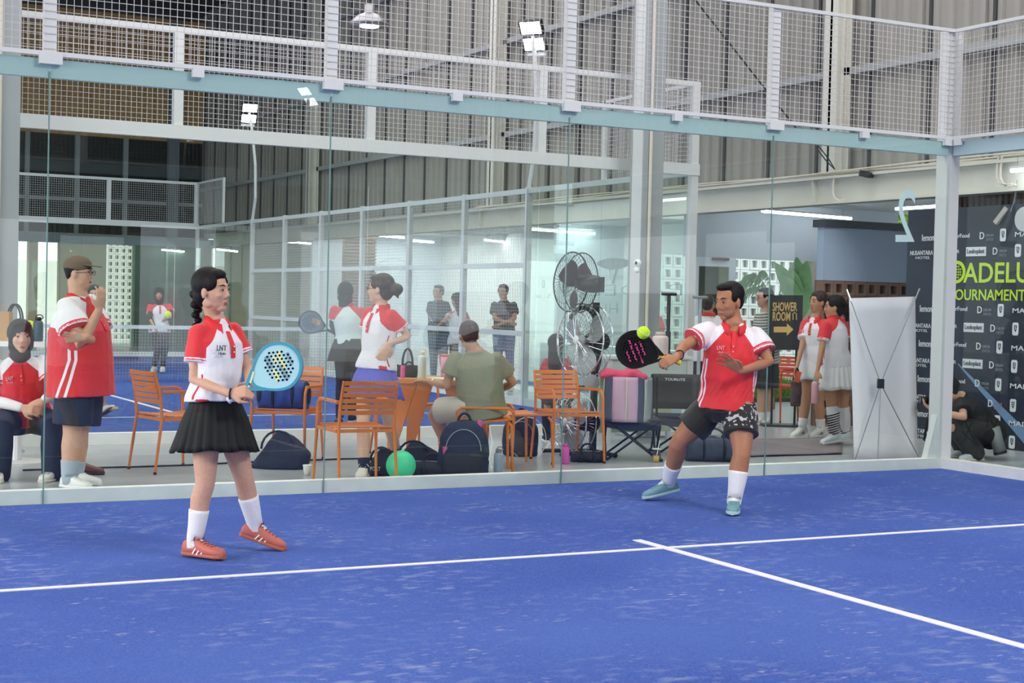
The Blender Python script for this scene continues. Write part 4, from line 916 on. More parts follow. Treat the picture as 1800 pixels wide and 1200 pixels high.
# ---- seated woman in headscarf on the left
J = dict(head=(36, 593, 0), sha=(-9, 640, -.02), shb=(77, 637, .1), hipa=(20, 736, .05), hipb=(66, 737, .1), ela=(-16, 702, -.1), wra=(38, 716, -.26), elb=(97, 690, -.02), wrb=(77, 703, -.22),
         kna=(4, 752, -.4), ana=(-4, 842, -.38), toa=(-6, 866, -.62), knb=(92, 748, -.3), anb=(95, 838, -.26), tob=(76, 862, -.42))
R_, _, _ = person('person', 'woman in black headscarf sitting with clasped hands in the left corner', 11.95, J, (.45, .0, .9), 'light', 'f', vox=.009, build=1.22, thick=1.15, hs=1.12,
       shirt=dict(style='polo_red', mat=POLO_R, collar=RED, logo=mat('logo_pink', '#e9a9ae', .6), loose=.02, sr=.074), legs=dict(kind='pants', mat=NAVY, e=.02, flare=.03), hair=dict(kind='hijab', mat=mat('black_headscarf', '#1c1d21', .85, bump=.2, scale=16)),
       shoes=dict(mat=mat('cream_shoe', '#dcd7cc', .6), sole=mat('cream_sole', '#cfc9bb', .6), lace=BLACKM, stripe=BLACKM),
       hands=dict(a=dict(d=cv(.9, -.15, .2), n=cv(0, -.3, -.9), curl=.7, thumb=-1, s=1.1), b=dict(d=cv(-.8, -.5, .2), n=cv(0, -.3, -.9), curl=.7, thumb=1, s=1.1)))
for k, (a, b) in enumerate((((-16, 702, 11.85), (36, 716, 11.7)), ((97, 690, 11.93), (79, 702, 11.74)))):
    a = at(*a); b = at(*b); a0 = at(*((-9, 655, 11.93), (82, 655, 12.03))[k])
    obj('arm_sleeve', M().cap_tube([a0.lerp(a, .3), a, a.lerp(b, .5), b], [.056, .05, .045, .035], 14), mat('white_arm_sleeve', '#e6e2e2', .8), R_, True)
# ---- standing man with cap on the left
J = dict(head=(139, 480, 0), sha=(117, 539, -.16), shb=(158, 533, .16), hipa=(132, 672, -.1), hipb=(152, 672, .12), ela=(143, 605, -.24), wra=(174, 545, -.2), elb=(176, 603, .1), wrb=(150, 593, -.3),
         kna=(127, 758, -.1), ana=(121, 838, -.1), toa=(162, 864, -.2), knb=(140, 757, .12), anb=(133, 838, .14), tob=(168, 856, .1))
person('person', 'heavy man in cap and red polo standing behind the glass at the left', 11.35, J, (.97, .0, .1), 'light', 'm', vox=.010, build=1.25, thick=1.35,
       shirt=dict(style='polo_red', mat=POLO_R, collar=RED, loose=.03, sr=.09, e=.025), legs=dict(kind='shorts', mat=NAVY, len=.86, flare=.04), hair=dict(kind='cap', cap=mat('brown_cap', '#6f5c4c', .8)), glasses=True, hem=.1,
       shoes=dict(mat=mat('white_shoe', '#e6e4de', .6), sole=SOCKW, lace=SOCKW, sock=SOCKG, sh=.12, L=.28), hands=dict(a=dict(d=cv(.2, .95, .1), n=cv(-.6, .2, -.6), curl=.35, thumb=1, s=1.05), b=dict(d=cv(-.9, 0, .3), n=cv(0, 0, 1), curl=.5, thumb=1)))
# ---- far court players
DG = mat('dark_grey_sleeve', '#35373d', .8)
J = dict(head=(280, 517, 0), sha=(264, 539, 0), shb=(297, 538, .1), hipa=(273, 580, 0), hipb=(288, 580, .05), ela=(263, 560, -.1), wra=(273, 577, -.25), elb=(305, 556, -.05), wrb=(292, 560, -.3),
         kna=(277, 612, -.1), ana=(272, 643, .3), toa=(267, 655, .1), knb=(290, 613, 0), anb=(286, 645, 0), tob=(285, 656, -.25))
R_, _, _ = person('person', 'player in dark headscarf and red white polo beyond the net of the far court', 27.6, J, (.1, -.05, 1), 'mid', 'f', vox=.016, shirt=dict(style='polo_white', mat=POLO_W, collar=RED), legs=dict(kind='pants', mat=BLK, e=.01), hair=dict(kind='hijab', mat=mat('black_headscarf', '#1c1d21')),
       shoes=dict(mat=mat('white_shoe', '#e6e4de', .6), sole=SOCKW, L=.27), long_sleeves=DG)
def sleeves(root, pts, m, r=(.05, .045, .033)):
    for k, (a, b, c, d) in enumerate(pts):
        p = [at(*q, d) for q in (a, b, c)]
        obj('arm_sleeve', M().cap_tube([p[0].lerp(p[1], .55), p[1], p[2]], list(r), 12), m, root, True)
sleeves(R_, [((264, 539), (263, 560), (273, 577), 27.5), ((297, 538), (305, 556), (292, 560), 27.5)], DG)
J = dict(head=(607, 515, 0), sha=(634, 547, .0), shb=(588, 545, .0), hipa=(627, 612, 0), hipb=(602, 612, 0), ela=(640, 572, .0), wra=(632, 600, .2), elb=(586, 572, .05), wrb=(588, 583, .25),
         kna=(620, 668, .1), ana=(618, 730, .1), toa=(622, 742, .3), knb=(601, 672, 0), anb=(597, 737, 0), tob=(592, 750, .2))
J['ela'] = (641, 573, .02)
R_, _, _ = person('person', 'player in black headscarf seen from behind on the far court holding a round racket', 17.2, J, (-.2, 0, -1), 'mid', 'f', vox=.013, facep=False, build=1.02, shirt=dict(style='polo_white', mat=maskmat('white_polo_back', '#d9dde2', '#d93540', '#d9dde2', '#d9dde2'), collar=RED), legs=dict(kind='pants', mat=BLK, e=.012), hair=dict(kind='hijab', mat=mat('black_headscarf', '#1c1d21')),
       shoes=dict(mat=BLK, sole=SOCKW, L=.27))
h = at(614.5, 603, 17.2); rows = [[h+CR*(r*math.cos(a))+CF*(r*.75*math.sin(a))+UP*z for a in np.linspace(0, 2*PI, 40)] for z, r in ((.05, .17), (-.03, .2), (-.12, .23), (-.2, .25))]
obj('overskirt', M().sheet(rows, 4, 40), mat('black_overskirt', '#1b1c20', .8), R_, True)
sleeves(R_, [((634, 547), (641, 573), (632, 600), 17.22), ((588, 545), (586, 572), (588, 583), 17.24)], DG)
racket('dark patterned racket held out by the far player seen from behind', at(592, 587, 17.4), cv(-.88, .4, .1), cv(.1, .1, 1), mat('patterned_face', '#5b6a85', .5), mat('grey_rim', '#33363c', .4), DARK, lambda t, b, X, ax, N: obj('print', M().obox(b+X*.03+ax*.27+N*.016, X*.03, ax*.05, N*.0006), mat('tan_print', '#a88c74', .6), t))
# player hidden behind the standing man: only arm and foot show
J = dict(head=(166, 520, 0), sha=(152, 556, 0), shb=(183, 556, .1), hipa=(158, 628, 0), hipb=(176, 628, .1), ela=(150, 590, 0), wra=(160, 610, -.2), elb=(192, 590, .0), wrb=(188, 622, -.1),
         kna=(160, 680, 0), ana=(158, 735, 0), toa=(165, 748, -.1), knb=(172, 672, .1), anb=(182, 716, .35), tob=(212, 718, .1))
person('person', 'player in white polo mostly hidden behind the man in the cap, one foot lifted', 17.4, J, (.2, 0, 1), 'light', 'f', vox=.013, shirt=dict(style='polo_white', mat=POLO_W, collar=RED), legs=dict(kind='shorts', mat=BLK, len=.6), hair=dict(kind='bun'),
       shoes=dict(mat=mat('white_shoe', '#e6e4de', .6), sole=mat('brown_sole', '#7a4a3c', .7), L=.27, lace=SOCKW))
# ---- people standing in the passage beyond the mesh
jeans = mat('blue_jeans', '#51627f', .85); ntee = mat('navy_tshirt', '#3c4652', .85)
J = dict(head=(770, 514, 0), sha=(757, 535, 0), shb=(784, 535, 0), hipa=(762, 580, 0), hipb=(780, 580, 0), ela=(757, 556, -.05), wra=(764, 572, -.1), elb=(787, 556, 0), wrb=(785, 575, 0), kna=(762, 626, 0), ana=(762, 668, 0), toa=(758, 680, -.2), knb=(780, 626, 0), anb=(781, 668, 0), tob=(784, 680, -.2))
person('person', 'man in dark t-shirt and jeans standing beyond the mesh left of the seated man', 25.3, J, (-.6, 0, .8), 'light', 'm', vox=.017, shirt=dict(style='plain', mat=ntee), legs=dict(kind='pants', mat=jeans), hair=dict(kind='short', mat=HAIRB), shoes=dict(mat=mat('white_shoe', '#e6e4de', .6), sole=SOCKW), foldamp=.004)
J = dict(head=(884, 513, 0), sha=(869, 536, 0), shb=(903, 536, 0), hipa=(876, 582, 0), hipb=(896, 582, 0), ela=(869, 560, -.1), wra=(893, 566, -.25), elb=(905, 560, -.1), wrb=(880, 569, -.28), kna=(876, 628, 0), ana=(876, 676, 0), toa=(872, 686, -.2), knb=(896, 628, 0), anb=(897, 676, 0), tob=(900, 686, -.2))
person('person', 'man in black t-shirt with folded arms standing beyond the mesh panel', 24.9, J, (-.4, -.05, .9), 'mid', 'm', vox=.017, glasses=True, shirt=dict(style='plain', mat=mat('charcoal_tshirt', '#33363a', .85)), legs=dict(kind='pants', mat=mat('light_jeans', '#7085a8', .85)), hair=dict(kind='short'), shoes=dict(mat=mat('white_shoe', '#e6e4de', .6), sole=SOCKW), foldamp=.004)
J = dict(head=(803, 528, 0), sha=(795, 552, .1), shb=(817, 552, .0), hipa=(800, 600, 0), hipb=(815, 600, 0), ela=(784, 560, -.1), wra=(770, 572, -.1), elb=(823, 572, 0), wrb=(822, 592, 0), kna=(800, 640, 0), ana=(800, 675, 0), toa=(798, 684, -.2), knb=(815, 640, 0), anb=(815, 675, 0), tob=(816, 684, -.2))
person('person', 'woman with long dark hair in red white polo half hidden behind the mesh post', 24.5, J, (-.6, 0, -.6), 'mid', 'f', swap=True, vox=.017, facep=False, shirt=dict(style='polo_white', mat=POLO_W), legs=dict(kind='pants', mat=BLK), hair=dict(kind='long'), shoes=dict(mat=mat('white_shoe', '#e6e4de', .6), sole=SOCKW), foldamp=.004)
J = dict(head=(978, 609, 0), sha=(962, 638, 0), shb=(996, 638, 0), hipa=(968, 692, 0), hipb=(992, 692, 0), ela=(958, 662, .1), wra=(972, 676, .3), elb=(1001, 662, .1), wrb=(990, 676, .3), kna=(962, 700, .45), ana=(962, 765, .45), toa=(960, 780, .6), knb=(992, 700, .45), anb=(995, 765, .45), tob=(996, 780, .6))
person('person', 'woman with long black hair and dark red top sitting behind the fans, back turned', 15.4, J, (.15, 0, -1), 'mid', 'f', swap=True, vox=.013, facep=False, shirt=dict(style='plain', mat=mat('dark_red_top', '#a8323a', .8)), legs=dict(kind='pants', mat=BLK), hair=dict(kind='long'), shoes=dict(mat=BLK, sole=SOCKW))
J = dict(head=(1244, 536, 0), sha=(1227, 563, 0), shb=(1264, 562, 0), hipa=(1232, 628, 0), hipb=(1254, 628, 0), ela=(1224, 592, 0), wra=(1226, 618, .2), elb=(1267, 592, 0), wrb=(1266, 618, .2), kna=(1232, 690, 0), ana=(1232, 742, 0), toa=(1230, 752, .2), knb=(1254, 690, 0), anb=(1255, 742, 0), tob=(1257, 752, .2))
person('person', 'man in white polo seen from behind beside the head of the swinging player', 18.3, J, (.3, 0, -1), 'mid', 'm', swap=True, vox=.013, facep=False, shirt=dict(style='polo_red', mat=maskmat('white_polo_red_collar', '#e8e6ea', '#e8e6ea', '#d83a44'), collar=RED), legs=dict(kind='shorts', mat=BLK, len=.8), hair=dict(kind='short', mat=HAIRB), shoes=dict(mat=mat('white_shoe', '#e6e4de', .6), sole=SOCKW, sock=SOCKW))
J = dict(head=(1140, 533, 0), sha=(1120, 562, 0), shb=(1158, 562, .1), hipa=(1126, 630, 0), hipb=(1148, 630, 0), ela=(1118, 592, 0), wra=(1122, 618, 0), elb=(1161, 592, 0), wrb=(1160, 618, 0), kna=(1126, 684, 0), ana=(1126, 718, 0), toa=(1124, 728, .2), knb=(1148, 684, 0), anb=(1149, 718, 0), tob=(1152, 728, .2))
person('person', 'person in pale blue polo with red piping mostly hidden behind the steel column', 20.0, J, (.3, 0, -1), 'mid', 'm', swap=True, vox=.013, facep=False, shirt=dict(style='polo_white', mat=maskmat('pale_blue_polo', '#b9cfe0', '#d93540', '#b9cfe0'), collar=RED), legs=dict(kind='shorts', mat=BLK, len=.8), hair=dict(kind='short'), shoes=dict(mat=mat('white_shoe', '#e6e4de', .6), sole=SOCKW))
J = dict(head=(1344, 524, 0), sha=(1360, 556, .1), shb=(1334, 558, -.1), hipa=(1354, 632, .1), hipb=(1340, 632, -.05), ela=(1364, 592, .1), wra=(1352, 618, -.0), elb=(1334, 592, -.1), wrb=(1328, 616, -.2), kna=(1352, 690, .1), ana=(1352, 735, .1), toa=(1342, 748, -.0), knb=(1339, 690, 0), anb=(1338, 736, 0), tob=(1326, 749, -.1))
person('person', 'man with glasses in striped t-shirt and dark shorts standing left of the shower sign', 18.9, J, (-1, -.03, .15), 'light', 'm', vox=.012, glasses=True, shirt=dict(style='stripes', mat=maskmat('striped_tshirt', '#c9c8c4', '#4f5054', '#4f5054'), loose=.02), legs=dict(kind='shorts', mat=mat('dark_grey_shorts', '#3a3d42', .85), len=.85, flare=.03), hair=dict(kind='short'), shoes=dict(mat=mat('white_shoe', '#e6e4de', .6), sole=SOCKW, sock=SOCKW, sh=.08))
# ---- two women in white skirts
wsk = mat('white_skirt', '#e6e4e6', .75)
J = dict(head=(1438, 531, 0), sha=(1416, 568, .08), shb=(1449, 568, -.06), hipa=(1422, 630, .06), hipb=(1443, 630, -.03), ela=(1409, 612, -.08), wra=(1400, 647, -.2), elb=(1456, 610, .1), wrb=(1452, 640, .05), kna=(1417, 705, 0), ana=(1410, 751, 0), toa=(1391, 771, -.12), knb=(1440, 706, .1), anb=(1443, 752, .1), tob=(1422, 772, .0))
person('person', 'woman in white red polo and white skirt holding a small bag, left of the pair', 17.0, J, (-.85, 0, .45), 'mid', 'f', vox=.011, shirt=dict(style='polo_white', mat=POLO_W, collar=RED, logo=mat('logo_pink', '#e9a9ae', .6)), legs=dict(kind='skirt', mat=wsk, len=.3, flare=.03, pleats=8, amp=.004), hair=dict(kind='pony', mat=HAIRB),
       shoes=dict(mat=mat('white_shoe', '#e6e4de', .6), sole=SOCKW, sock=SOCKW, sh=.1, stripe=BLACKM))
J = dict(head=(1466, 540, 0), sha=(1451, 572, -.12), shb=(1480, 566, .15), hipa=(1459, 638, -.05), hipb=(1479, 638, .07), ela=(1444, 616, -.18), wra=(1437, 652, -.25), elb=(1487, 610, .2), wrb=(1478, 640, .2), kna=(1462, 715, 0), ana=(1468, 764, 0), toa=(1437, 785, -.12), knb=(1483, 716, .15), anb=(1487, 763, .2), tob=(1476, 781, .1))
R_, _, _ = person('person', 'woman in white pleated skirt and striped long socks standing next to the white banner', 16.2, J, (-.95, 0, -.1), 'mid', 'f', swap=True, vox=.011, build=1.05, shirt=dict(style='polo_white', mat=POLO_W, collar=RED), legs=dict(kind='skirt', mat=wsk, len=.35, flare=.07, pleats=22, amp=.014), hair=dict(kind='pony'),
       shoes=dict(mat=mat('ice_blue_shoe', '#dce8ec', .6), sole=SOCKW, sock=mat('long_sock', '#dad8da', .85), sh=.3))
stm = mat('black_sock_stripe', '#222226', .8)
for (px, py, d, m, lab) in ((1465, 745, 16.2, 14, 'band of black diagonal stripes on the near long sock'), (1485, 742, 16.4, 10, 'band of black diagonal stripes on the far long sock')):
    g = M()
    for i in range(9):
        c = at(px-(i-4)*-.35, py+(i-4)*4.2, d); r = .067-.0022*i
        g.tube([c+CR*(r*math.cos(a))-CF*(r*math.sin(a))+UP*(.018*math.cos(a)) for a in np.linspace(.1, PI-.1, 10)], .007, 5)
    obj('sock_stripes', g, stm, R_)
# ---- photographer squatting
J = dict(head=(1665, 684, -.05), sha=(1690, 708, -.12), shb=(1698, 704, .2), hipa=(1737, 762, -.05), hipb=(1743, 760, .25), ela=(1688, 738, -.3), wra=(1645, 722, -.25), elb=(1670, 742, .1), wrb=(1640, 720, -.1),
         kna=(1672, 742, -.15), ana=(1718, 798, -.15), toa=(1690, 813, -.2), knb=(1668, 742, .25), anb=(1698, 795, .15), tob=(1672, 806, .1))
J['ela'] = (1694, 733, -.3)
person('person', 'photographer in black squatting behind the white corner post', 15.1, J, (-.98, -.05, .05), 'light', 'm', swap=True, vox=.010, build=1.05, shirt=dict(style='plain', mat=BLK, loose=.01), legs=dict(kind='pants', mat=mat('black_trousers', '#17181b', .85), e=.04, flare=.03), hair=dict(kind='short'),
       shoes=dict(mat=mat('grey_white_shoe', '#c4cad2', .6), sole=mat('cream_sole', '#cfc9bb', .6), lace=SOCKW), up=(-.2, .95, 0), hands=dict(a=dict(d=cv(-.8, .5, 0), n=cv(.2, .7, .2), curl=.5, thumb=1, s=1.1), b=dict(d=cv(-.8, .4, 0), n=cv(.2, .7, .2), curl=.5, thumb=-1, s=1.1)))

# ================================================================== THINGS
def yaw(v): return math.atan2(-v.x, v.y)
def make_chair(label, m, group=None):
    t = thing('armchair', label, 'chair', (0, 0, 0), 0, group)
    o = lambda n, g: obj(n, g, m, t, world=False)
    for s in (-1, 1):
        o('leg', M().tube([(s*.262, .235, 0), (s*.245, .215, .45), (s*.245, .21, .6), (s*.243, .185, .645), (s*.24, .13, .66)], [.011, .014, .013, .013, .013], 8))
        o('armrest', M().beam((s*.24, .16, .662), (s*.232, -.21, .655), .032, .018).tube([(s*.24, .14, .66), (s*.232, -.215, .65)], .012, 8))
        o('leg', M().tube([(s*.235, -.27, 0), (s*.225, -.21, .44), (s*.222, -.225, .62), (s*.215, -.275, .815)], [.011, .014, .013, .011], 8))
        obj('foot_cap', M().tube([(s*.262, .235, 0), (s*.261, .234, .02)], .0135, 8).tube([(s*.235, -.27, 0), (s*.2345, -.267, .02)], .0135, 8), DARK, t, world=False)
    o('seat_frame', M().beam((-.235, .2, .435), (.235, .2, .435), .02, .025).beam((-.225, -.2, .435), (.225, -.2, .435), .02, .025).beam((-.235, -.2, .435), (-.24, .2, .435), .02, .025).beam((.235, -.2, .435), (.24, .2, .435), .02, .025))
    for i in range(8):
        y = -.185+.053*i; z = .452+.012*((i-3.5)/3.5)**2; o('seat_slat', M().box(-.228, .228, y-.021, y+.021, z-.006, z+.004))
    for i in range(6):
        z = .575+.045*i; y0 = -.225-.0014*0-(z-.6)*.25; g = M(); n = 6; rows = []
        for k in range(n+1):
            q = -1+2*k/n; x = .212*q; y = y0-.02*(1-q*q); rows.append([(x, y-.005, z-.017), (x, y+.005, z-.017), (x, y+.005-.008, z+.017), (x, y-.005-.008, z+.017), (x, y-.005, z-.017)])
        g.sheet(rows, n+1, 5); o('back_slat', g)
    return t
OR2 = mat('red_orange_steel', '#dd4f2a', .45)
CG = 'orange slatted armchairs'
P1 = V((-6.63, 1.80, 0)); ch = make_chair('orange slatted armchair facing right beside the man in the cap', ORANGE, CG); ch.location = P1; ch.rotation_euler.z = yaw(V((.97, .2, 0)))
c2 = at(506, 700, 13.45); c3 = at(628, 700, 11.82); cT = at(716, 700, 14.4); c7 = at(40, 700, 12.1)
dup(ch, (c2.x, c2.y, 0), yaw(cv(-.25, 0, 1)), 'orange slatted armchair carrying the blue gym bag', CG)
dup(ch, (c3.x, c3.y, 0), yaw(V((.02, 1, 0))), 'orange slatted armchair close to the glass, its back towards the viewer', CG)
dup(ch, (cT.x, cT.y, 0), yaw(cv(.9, 0, .3)), 'orange slatted armchair behind the table with a maroon tote on it', CG)
dup(ch, (-3.07, 1.53, 0), yaw(V((-.05, -1, 0))), 'empty orange slatted armchair facing the court in front of the fans', CG)
dup(ch, (c7.x, c7.y, 0), yaw(cv(.4, 0, .9)), 'orange slatted armchair under the seated woman in the headscarf', CG)
cr = at(1357, 700, 19.6); t = make_chair('red-orange slatted armchair beside the shower sign', OR2); t.location = (cr.x, cr.y, 0); t.rotation_euler.z = yaw(cv(-.5, 0, .6))
def stool(px, d, fdir, lab):
    c = at(px, 700, d); t = thing('stool', lab, 'stool', (c.x, c.y, 0), yaw(fdir), 'orange stools with a low rail'); o = lambda n, g: obj(n, g, ORANGE, t, world=False)
    for sx in (-1, 1):
        for sy in (-1, 1): o('leg', M().tube([(sx*.24, sy*.21, 0), (sx*.225, sy*.19, .4), (sx*.2, sy*.17, .44)], [.011, .014, .013], 8))
    n = 8; rows = [[(-.23+.46*i/n, y, .45+.02*(2*i/n-1)**2) for y in (-.2, -.1, 0, .1, .2)] for i in range(n+1)]
    s = o('seat', M().sheet(rows, n+1, 5)); md = s.modifiers.new('th', 'SOLIDIFY'); md.thickness = .014
    o('rail', M().tube([(-.23, -.19, .45), (-.235, -.2, .52), (-.2, -.205, .55), (.2, -.205, .55), (.235, -.2, .52), (.23, -.19, .45)], .012, 8)); return t
stool(850, 12.95, cv(-.1, 0, -1), 'orange stool on which the man in the olive t-shirt sits')
stool(915, 13.5, cv(.9, 0, -.5), 'empty orange stool right of the sitting man')
# table
tc = at(772, 664, 13.45); t = thing('table', 'square orange table with slanted flat legs in front of the sitting man', 'table', (tc.x, tc.y, 0), yaw(cv(.2, 0, -1)))
TTOP = .755
obj('tabletop', M().box(-.38, .38, -.35, .35, .725, TTOP), mat('wood_tabletop', '#c89a5c', .5, var=.12, scale=6, stretch=(1, 8, 1)), t, world=False)
obj('edge_frame', M().box(-.39, .39, -.36, -.35, .72, .757).box(-.39, .39, .35, .36, .72, .757).box(-.39, -.38, -.35, .35, .72, .757).box(.38, .39, -.35, .35, .72, .757), ORANGE, t, world=False)
for sx in (-1, 1):
    for sy in (-1, 1):
        g = M(); a = V((sx*.12, sy*.3, .715)); b = V((sx*.36, sy*.3, .715)); c = V((sx*.37, sy*.32, 0)); d = V((sx*.34, sy*.32, 0)); n = V((0, .012, 0))
        g.add([a-n, b-n, c-n, d-n, a+n, b+n, c+n, d+n], [(0, 1, 2, 3), (7, 6, 5, 4), (0, 4, 5, 1), (1, 5, 6, 2), (2, 6, 7, 3), (3, 7, 4, 0)]); obj('leg', g, ORANGE, t, world=False)
def bottle(name, lab, c, r, h, m, lid, handle=True, kind='flask'):
    t = thing(name, lab, 'bottle', c); c = V(c)
    obj('body', M().lathe(c, [(r*.9, 0), (r, .008), (r, h*.74), (r*.93, h*.8), (r*.62, h*.86)], 20), m, t, True)
    obj('cap', M().lathe(c, [(r*.62, h*.86), (r*.66, h*.865), (r*.64, h*.97), (r*.55, h)], 16), lid, t, True)
    if handle: obj('handle', M().tube([c+V((r*.6, 0, h*.9)), c+V((r*1.0, 0, h*.98)), c+V((r*.7, 0, h*1.08)), c+V((0, 0, h*1.1)), c+V((-r*.5, 0, h*1.0))], .005, 6), lid, t)
    return t
def on(px, py, d, z): p = at(px, py, d); return V((p.x, p.y, z))
bottle('flask', 'tall pale mint flask with a looped lid on the orange table', on(742, 640, 13.3, TTOP), .037, .24, mat('mint_white_flask', '#d9e6dd', .4), mat('cream_lid', '#e7dfc4', .4))
t = thing('tumbler', 'pink tumbler with an orange rim on the orange table', 'cup', on(783, 640, 13.5, TTOP)); c = t.location.copy()
obj('body', M().lathe(c, [(.036, 0), (.042, .02), (.045, .19)], 20), mat('pink_tumbler', '#e79ab4', .4), t, True); obj('lid', M().lathe(c, [(.046, .19), (.046, .205), (.03, .21)], 20), mat('copper_lid', '#c8744e', .4), t, True)
obj('print', M().tube([c+V((-.02+.01*i, -.045, .08+.03*(i % 2))) for i in range(5)], .003, 5), mat('dark_pink_print', '#a8436a', .5), t)
c = on(790, 650, 13.35, TTOP); t = thing('paper_stack', 'loose papers and a white tray lying on the orange table', 'paper', c)
for k in range(3): obj('sheet', M().obox(c+V((.0, .03*k, .002+.003*k)), cv(1, 0, .2*k)*.12, V((-.05, .1, 0))*.8, (0, 0, .001)), mat('paper', '#e8e6e0', .8), t)
def softbag(name, lab, c, X, Y, w, d, h, m, shape='duffel', vox=.012, straps=None, cat='bag', amp=.012, zipm=None, pocket=None):
    """c = centre of the base on what carries it; X along the width, Y along the depth"""
    c = V(c); X = V((X.x, X.y, 0)).normalized(); Y = V((0, 0, 1)).cross(X); Z = V((0, 0, 1)); t = thing(name, lab, cat, c); g = M()
    if shape == 'duffel':
        S = [(-.5, .55), (-.47, .8), (-.38, .97), (-.1, 1), (.15, .96), (.38, .95), (.47, .78), (.5, .5)]
        g.loft([(c+X*(w*q)+Z*(h*.5*(s*.98)), Y*(d*.5*s), Z*(h*.5*s)) for q, s in S], 22, pw=.8)
    elif shape == 'pack':
        S = [(0, .9, .85), (.04, .98, 1), (.35, 1, 1), (.7, .93, .8), (.88, .75, .6), (.97, .5, .4), (1, .3, .25)]
        g.loft([(c+Z*(h*q)+Y*(d*.06*q), X*(w*.5*a), Y*(d*.5*b)) for q, a, b in S], 22, pw=.7)
    elif shape == 'tote':
        S = [(0, .86, .8), (.05, .92, .9), (.5, .95, .8), (.85, 1, .5), (1, 1.02, .3)]
        g.loft([(c+Z*(h*q), X*(w*.5*a), Y*(d*.5*b)) for q, a, b in S], 22, pw=.65)
    elif shape == 'slump':
        S = [(0, 1, 1), (.1, 1.02, 1.02), (.4, .93, .9), (.65, .7, .7), (.85, .42, .5), (1, .16, .25)]
        g.loft([(c+Z*(h*q)+X*(w*.12*math.sin(q*3)), X*(w*.5*a), Y*(d*.5*b)) for q, a, b in S], 22, pw=.85)
    me = remesh(g, vox, 3); fold(me, amp, 10, random.random()*20); fold(me, amp*.5, 24, random.random()*20)
    P = getv(me); P[:, 2] = np.maximum(P[:, 2], c.z+.001); setv(me, P); shift(me, c); obj('body', me, m, t, True)
    sm = straps or BLACKM
    if shape == 'duffel':
        for s in (-.18, .2): obj('strap', M().tube([c+X*(w*s)+Y*(-d*.5)*math.cos(a)*1.03+Z*(h*.5+h*.52*math.sin(a)) for a in np.linspace(-.9, PI+.9, 14)], .012, 6), sm, t)
        obj('handle', M().tube([c+X*(w*.2*math.cos(a))+Z*(h*.98+.07*math.sin(a))-Y*.02 for a in np.linspace(0, PI, 10)], .01, 6), sm, t)
        obj('zip', M().tube([c+X*(w*q)+Z*(h*1.0) for q in (-.4, 0, .4)], .005, 5), zipm or GREYST, t)
    if shape == 'pack':
        obj('handle', M().tube([c+X*(w*.12*math.cos(a))+Z*(h*.97+.07*math.sin(a)) for a in np.linspace(0, PI, 10)], .011, 6), sm, t)
        obj('pocket', M().loft([(c+Z*(h*.1)-Y*(d*.5), X*(w*.36), Y*.03), (c+Z*(h*.14)-Y*(d*.53), X*(w*.38), Y*.035), (c+Z*(h*.42)-Y*(d*.5), X*(w*.36), Y*.03), (c+Z*(h*.46)-Y*(d*.46), X*(w*.3), Y*.02)], 16, pw=.6), pocket or m, t, True)
        obj('zip', M().tube([c+X*(w*.34*math.cos(a))+Z*(h*.5+h*.36*math.sin(a))-Y*(d*.44-.02*math.sin(a)) for a in np.linspace(0, PI, 14)], .004, 5), zipm or GREYST, t)
    if shape == 'tote':
        for s in (-1, 1): obj('handle', M().tube([c+X*(w*.22*math.cos(a))+Z*(h+.14*math.sin(a))+Y*s*.03 for a in np.linspace(0, PI, 12)], .008, 6), sm, t)
    if shape == 'slump': obj('strap', M().tube([c+X*(w*.3*math.cos(a))+Z*(h*.55+h*.5*math.sin(a))-Y*d*.25 for a in np.linspace(-.4, PI, 12)], .01, 6), sm, t)
    return t
NB = mat('navy_bag_cloth', '#1c2438', .8, bump=.3, scale=30); BB = mat('black_bag_cloth', '#16181d', .75, bump=.3, scale=30); BLB = mat('blue_bag_cloth', '#27408f', .6, bump=.2, scale=30)
HX = V((CR.x, CR.y, 0)).normalized()
p = onz(490, 822); softbag('duffel_bag', 'dark navy duffel bag lying on the floor behind the blue-racket woman', p, HX, None, .46, .3, .3, NB, 'slump', straps=NB)
t = softbag('gym_bag', 'blue and black gym bag lying on the orange armchair', on(499, 700, 13.35, .465), HX, None, .44, .26, .25, BLB, 'duffel'); c = t.location
for s in (-1, 1): obj('end_panel', M().ell(c+HX*(s*.19)+V((0, 0, .12)), HX*.045, V((-HX.y, HX.x, 0))*.13, V((0, 0, .122)), 16, 10), BB, t, True)
p = onz(735, 812); softbag('sports_bag', 'black sports bag on the floor right of the green ball', on(728, 800, 12.75, 0), HX, None, .42, .3, .26, BB, 'slump')
t = softbag('sports_bag', 'black sports bag with white print left of the green ball', on(672, 800, 12.55, 0), HX, None, .3, .28, .22, BB, 'slump')
txt('SPORT', t.location+HX*-.1+V((0, 0, .05))-V((-HX.y, HX.x, 0))*.15, HX*.1, V((0, 0, .03)), vw, t, name='print')
softbag('shoe_bag', 'low black bag with blue lining lying before the tall backpack', on(762, 800, 12.45, 0), HX, None, .4, .2, .13, BB, 'duffel', straps=BB)
t = softbag('backpack', 'tall navy backpack standing on the floor below the sitting man', on(815, 800, 12.45, 0), HX, None, .42, .26, .47, NB, 'pack', straps=BB, pocket=BB); c = t.location
obj('earphone_cable', M().tube([c+HX*.09+V((.06, -.13, .44)), c+HX*.1+V((.07, -.15, .3)), c+HX*.07+V((.07, -.16, .17)), c+HX*.09+V((.07, -.17, .1))], .004, 5), vw, t)
for px, z, lab in ((862, .44, 'pink cuff'),): obj('pink_tag', M().tube([c+HX*.12+V((0, 0, .42)), c+HX*.13+V((0, 0, .47))], .022, 8), mat('hot_pink', '#e2559a', .5), t)
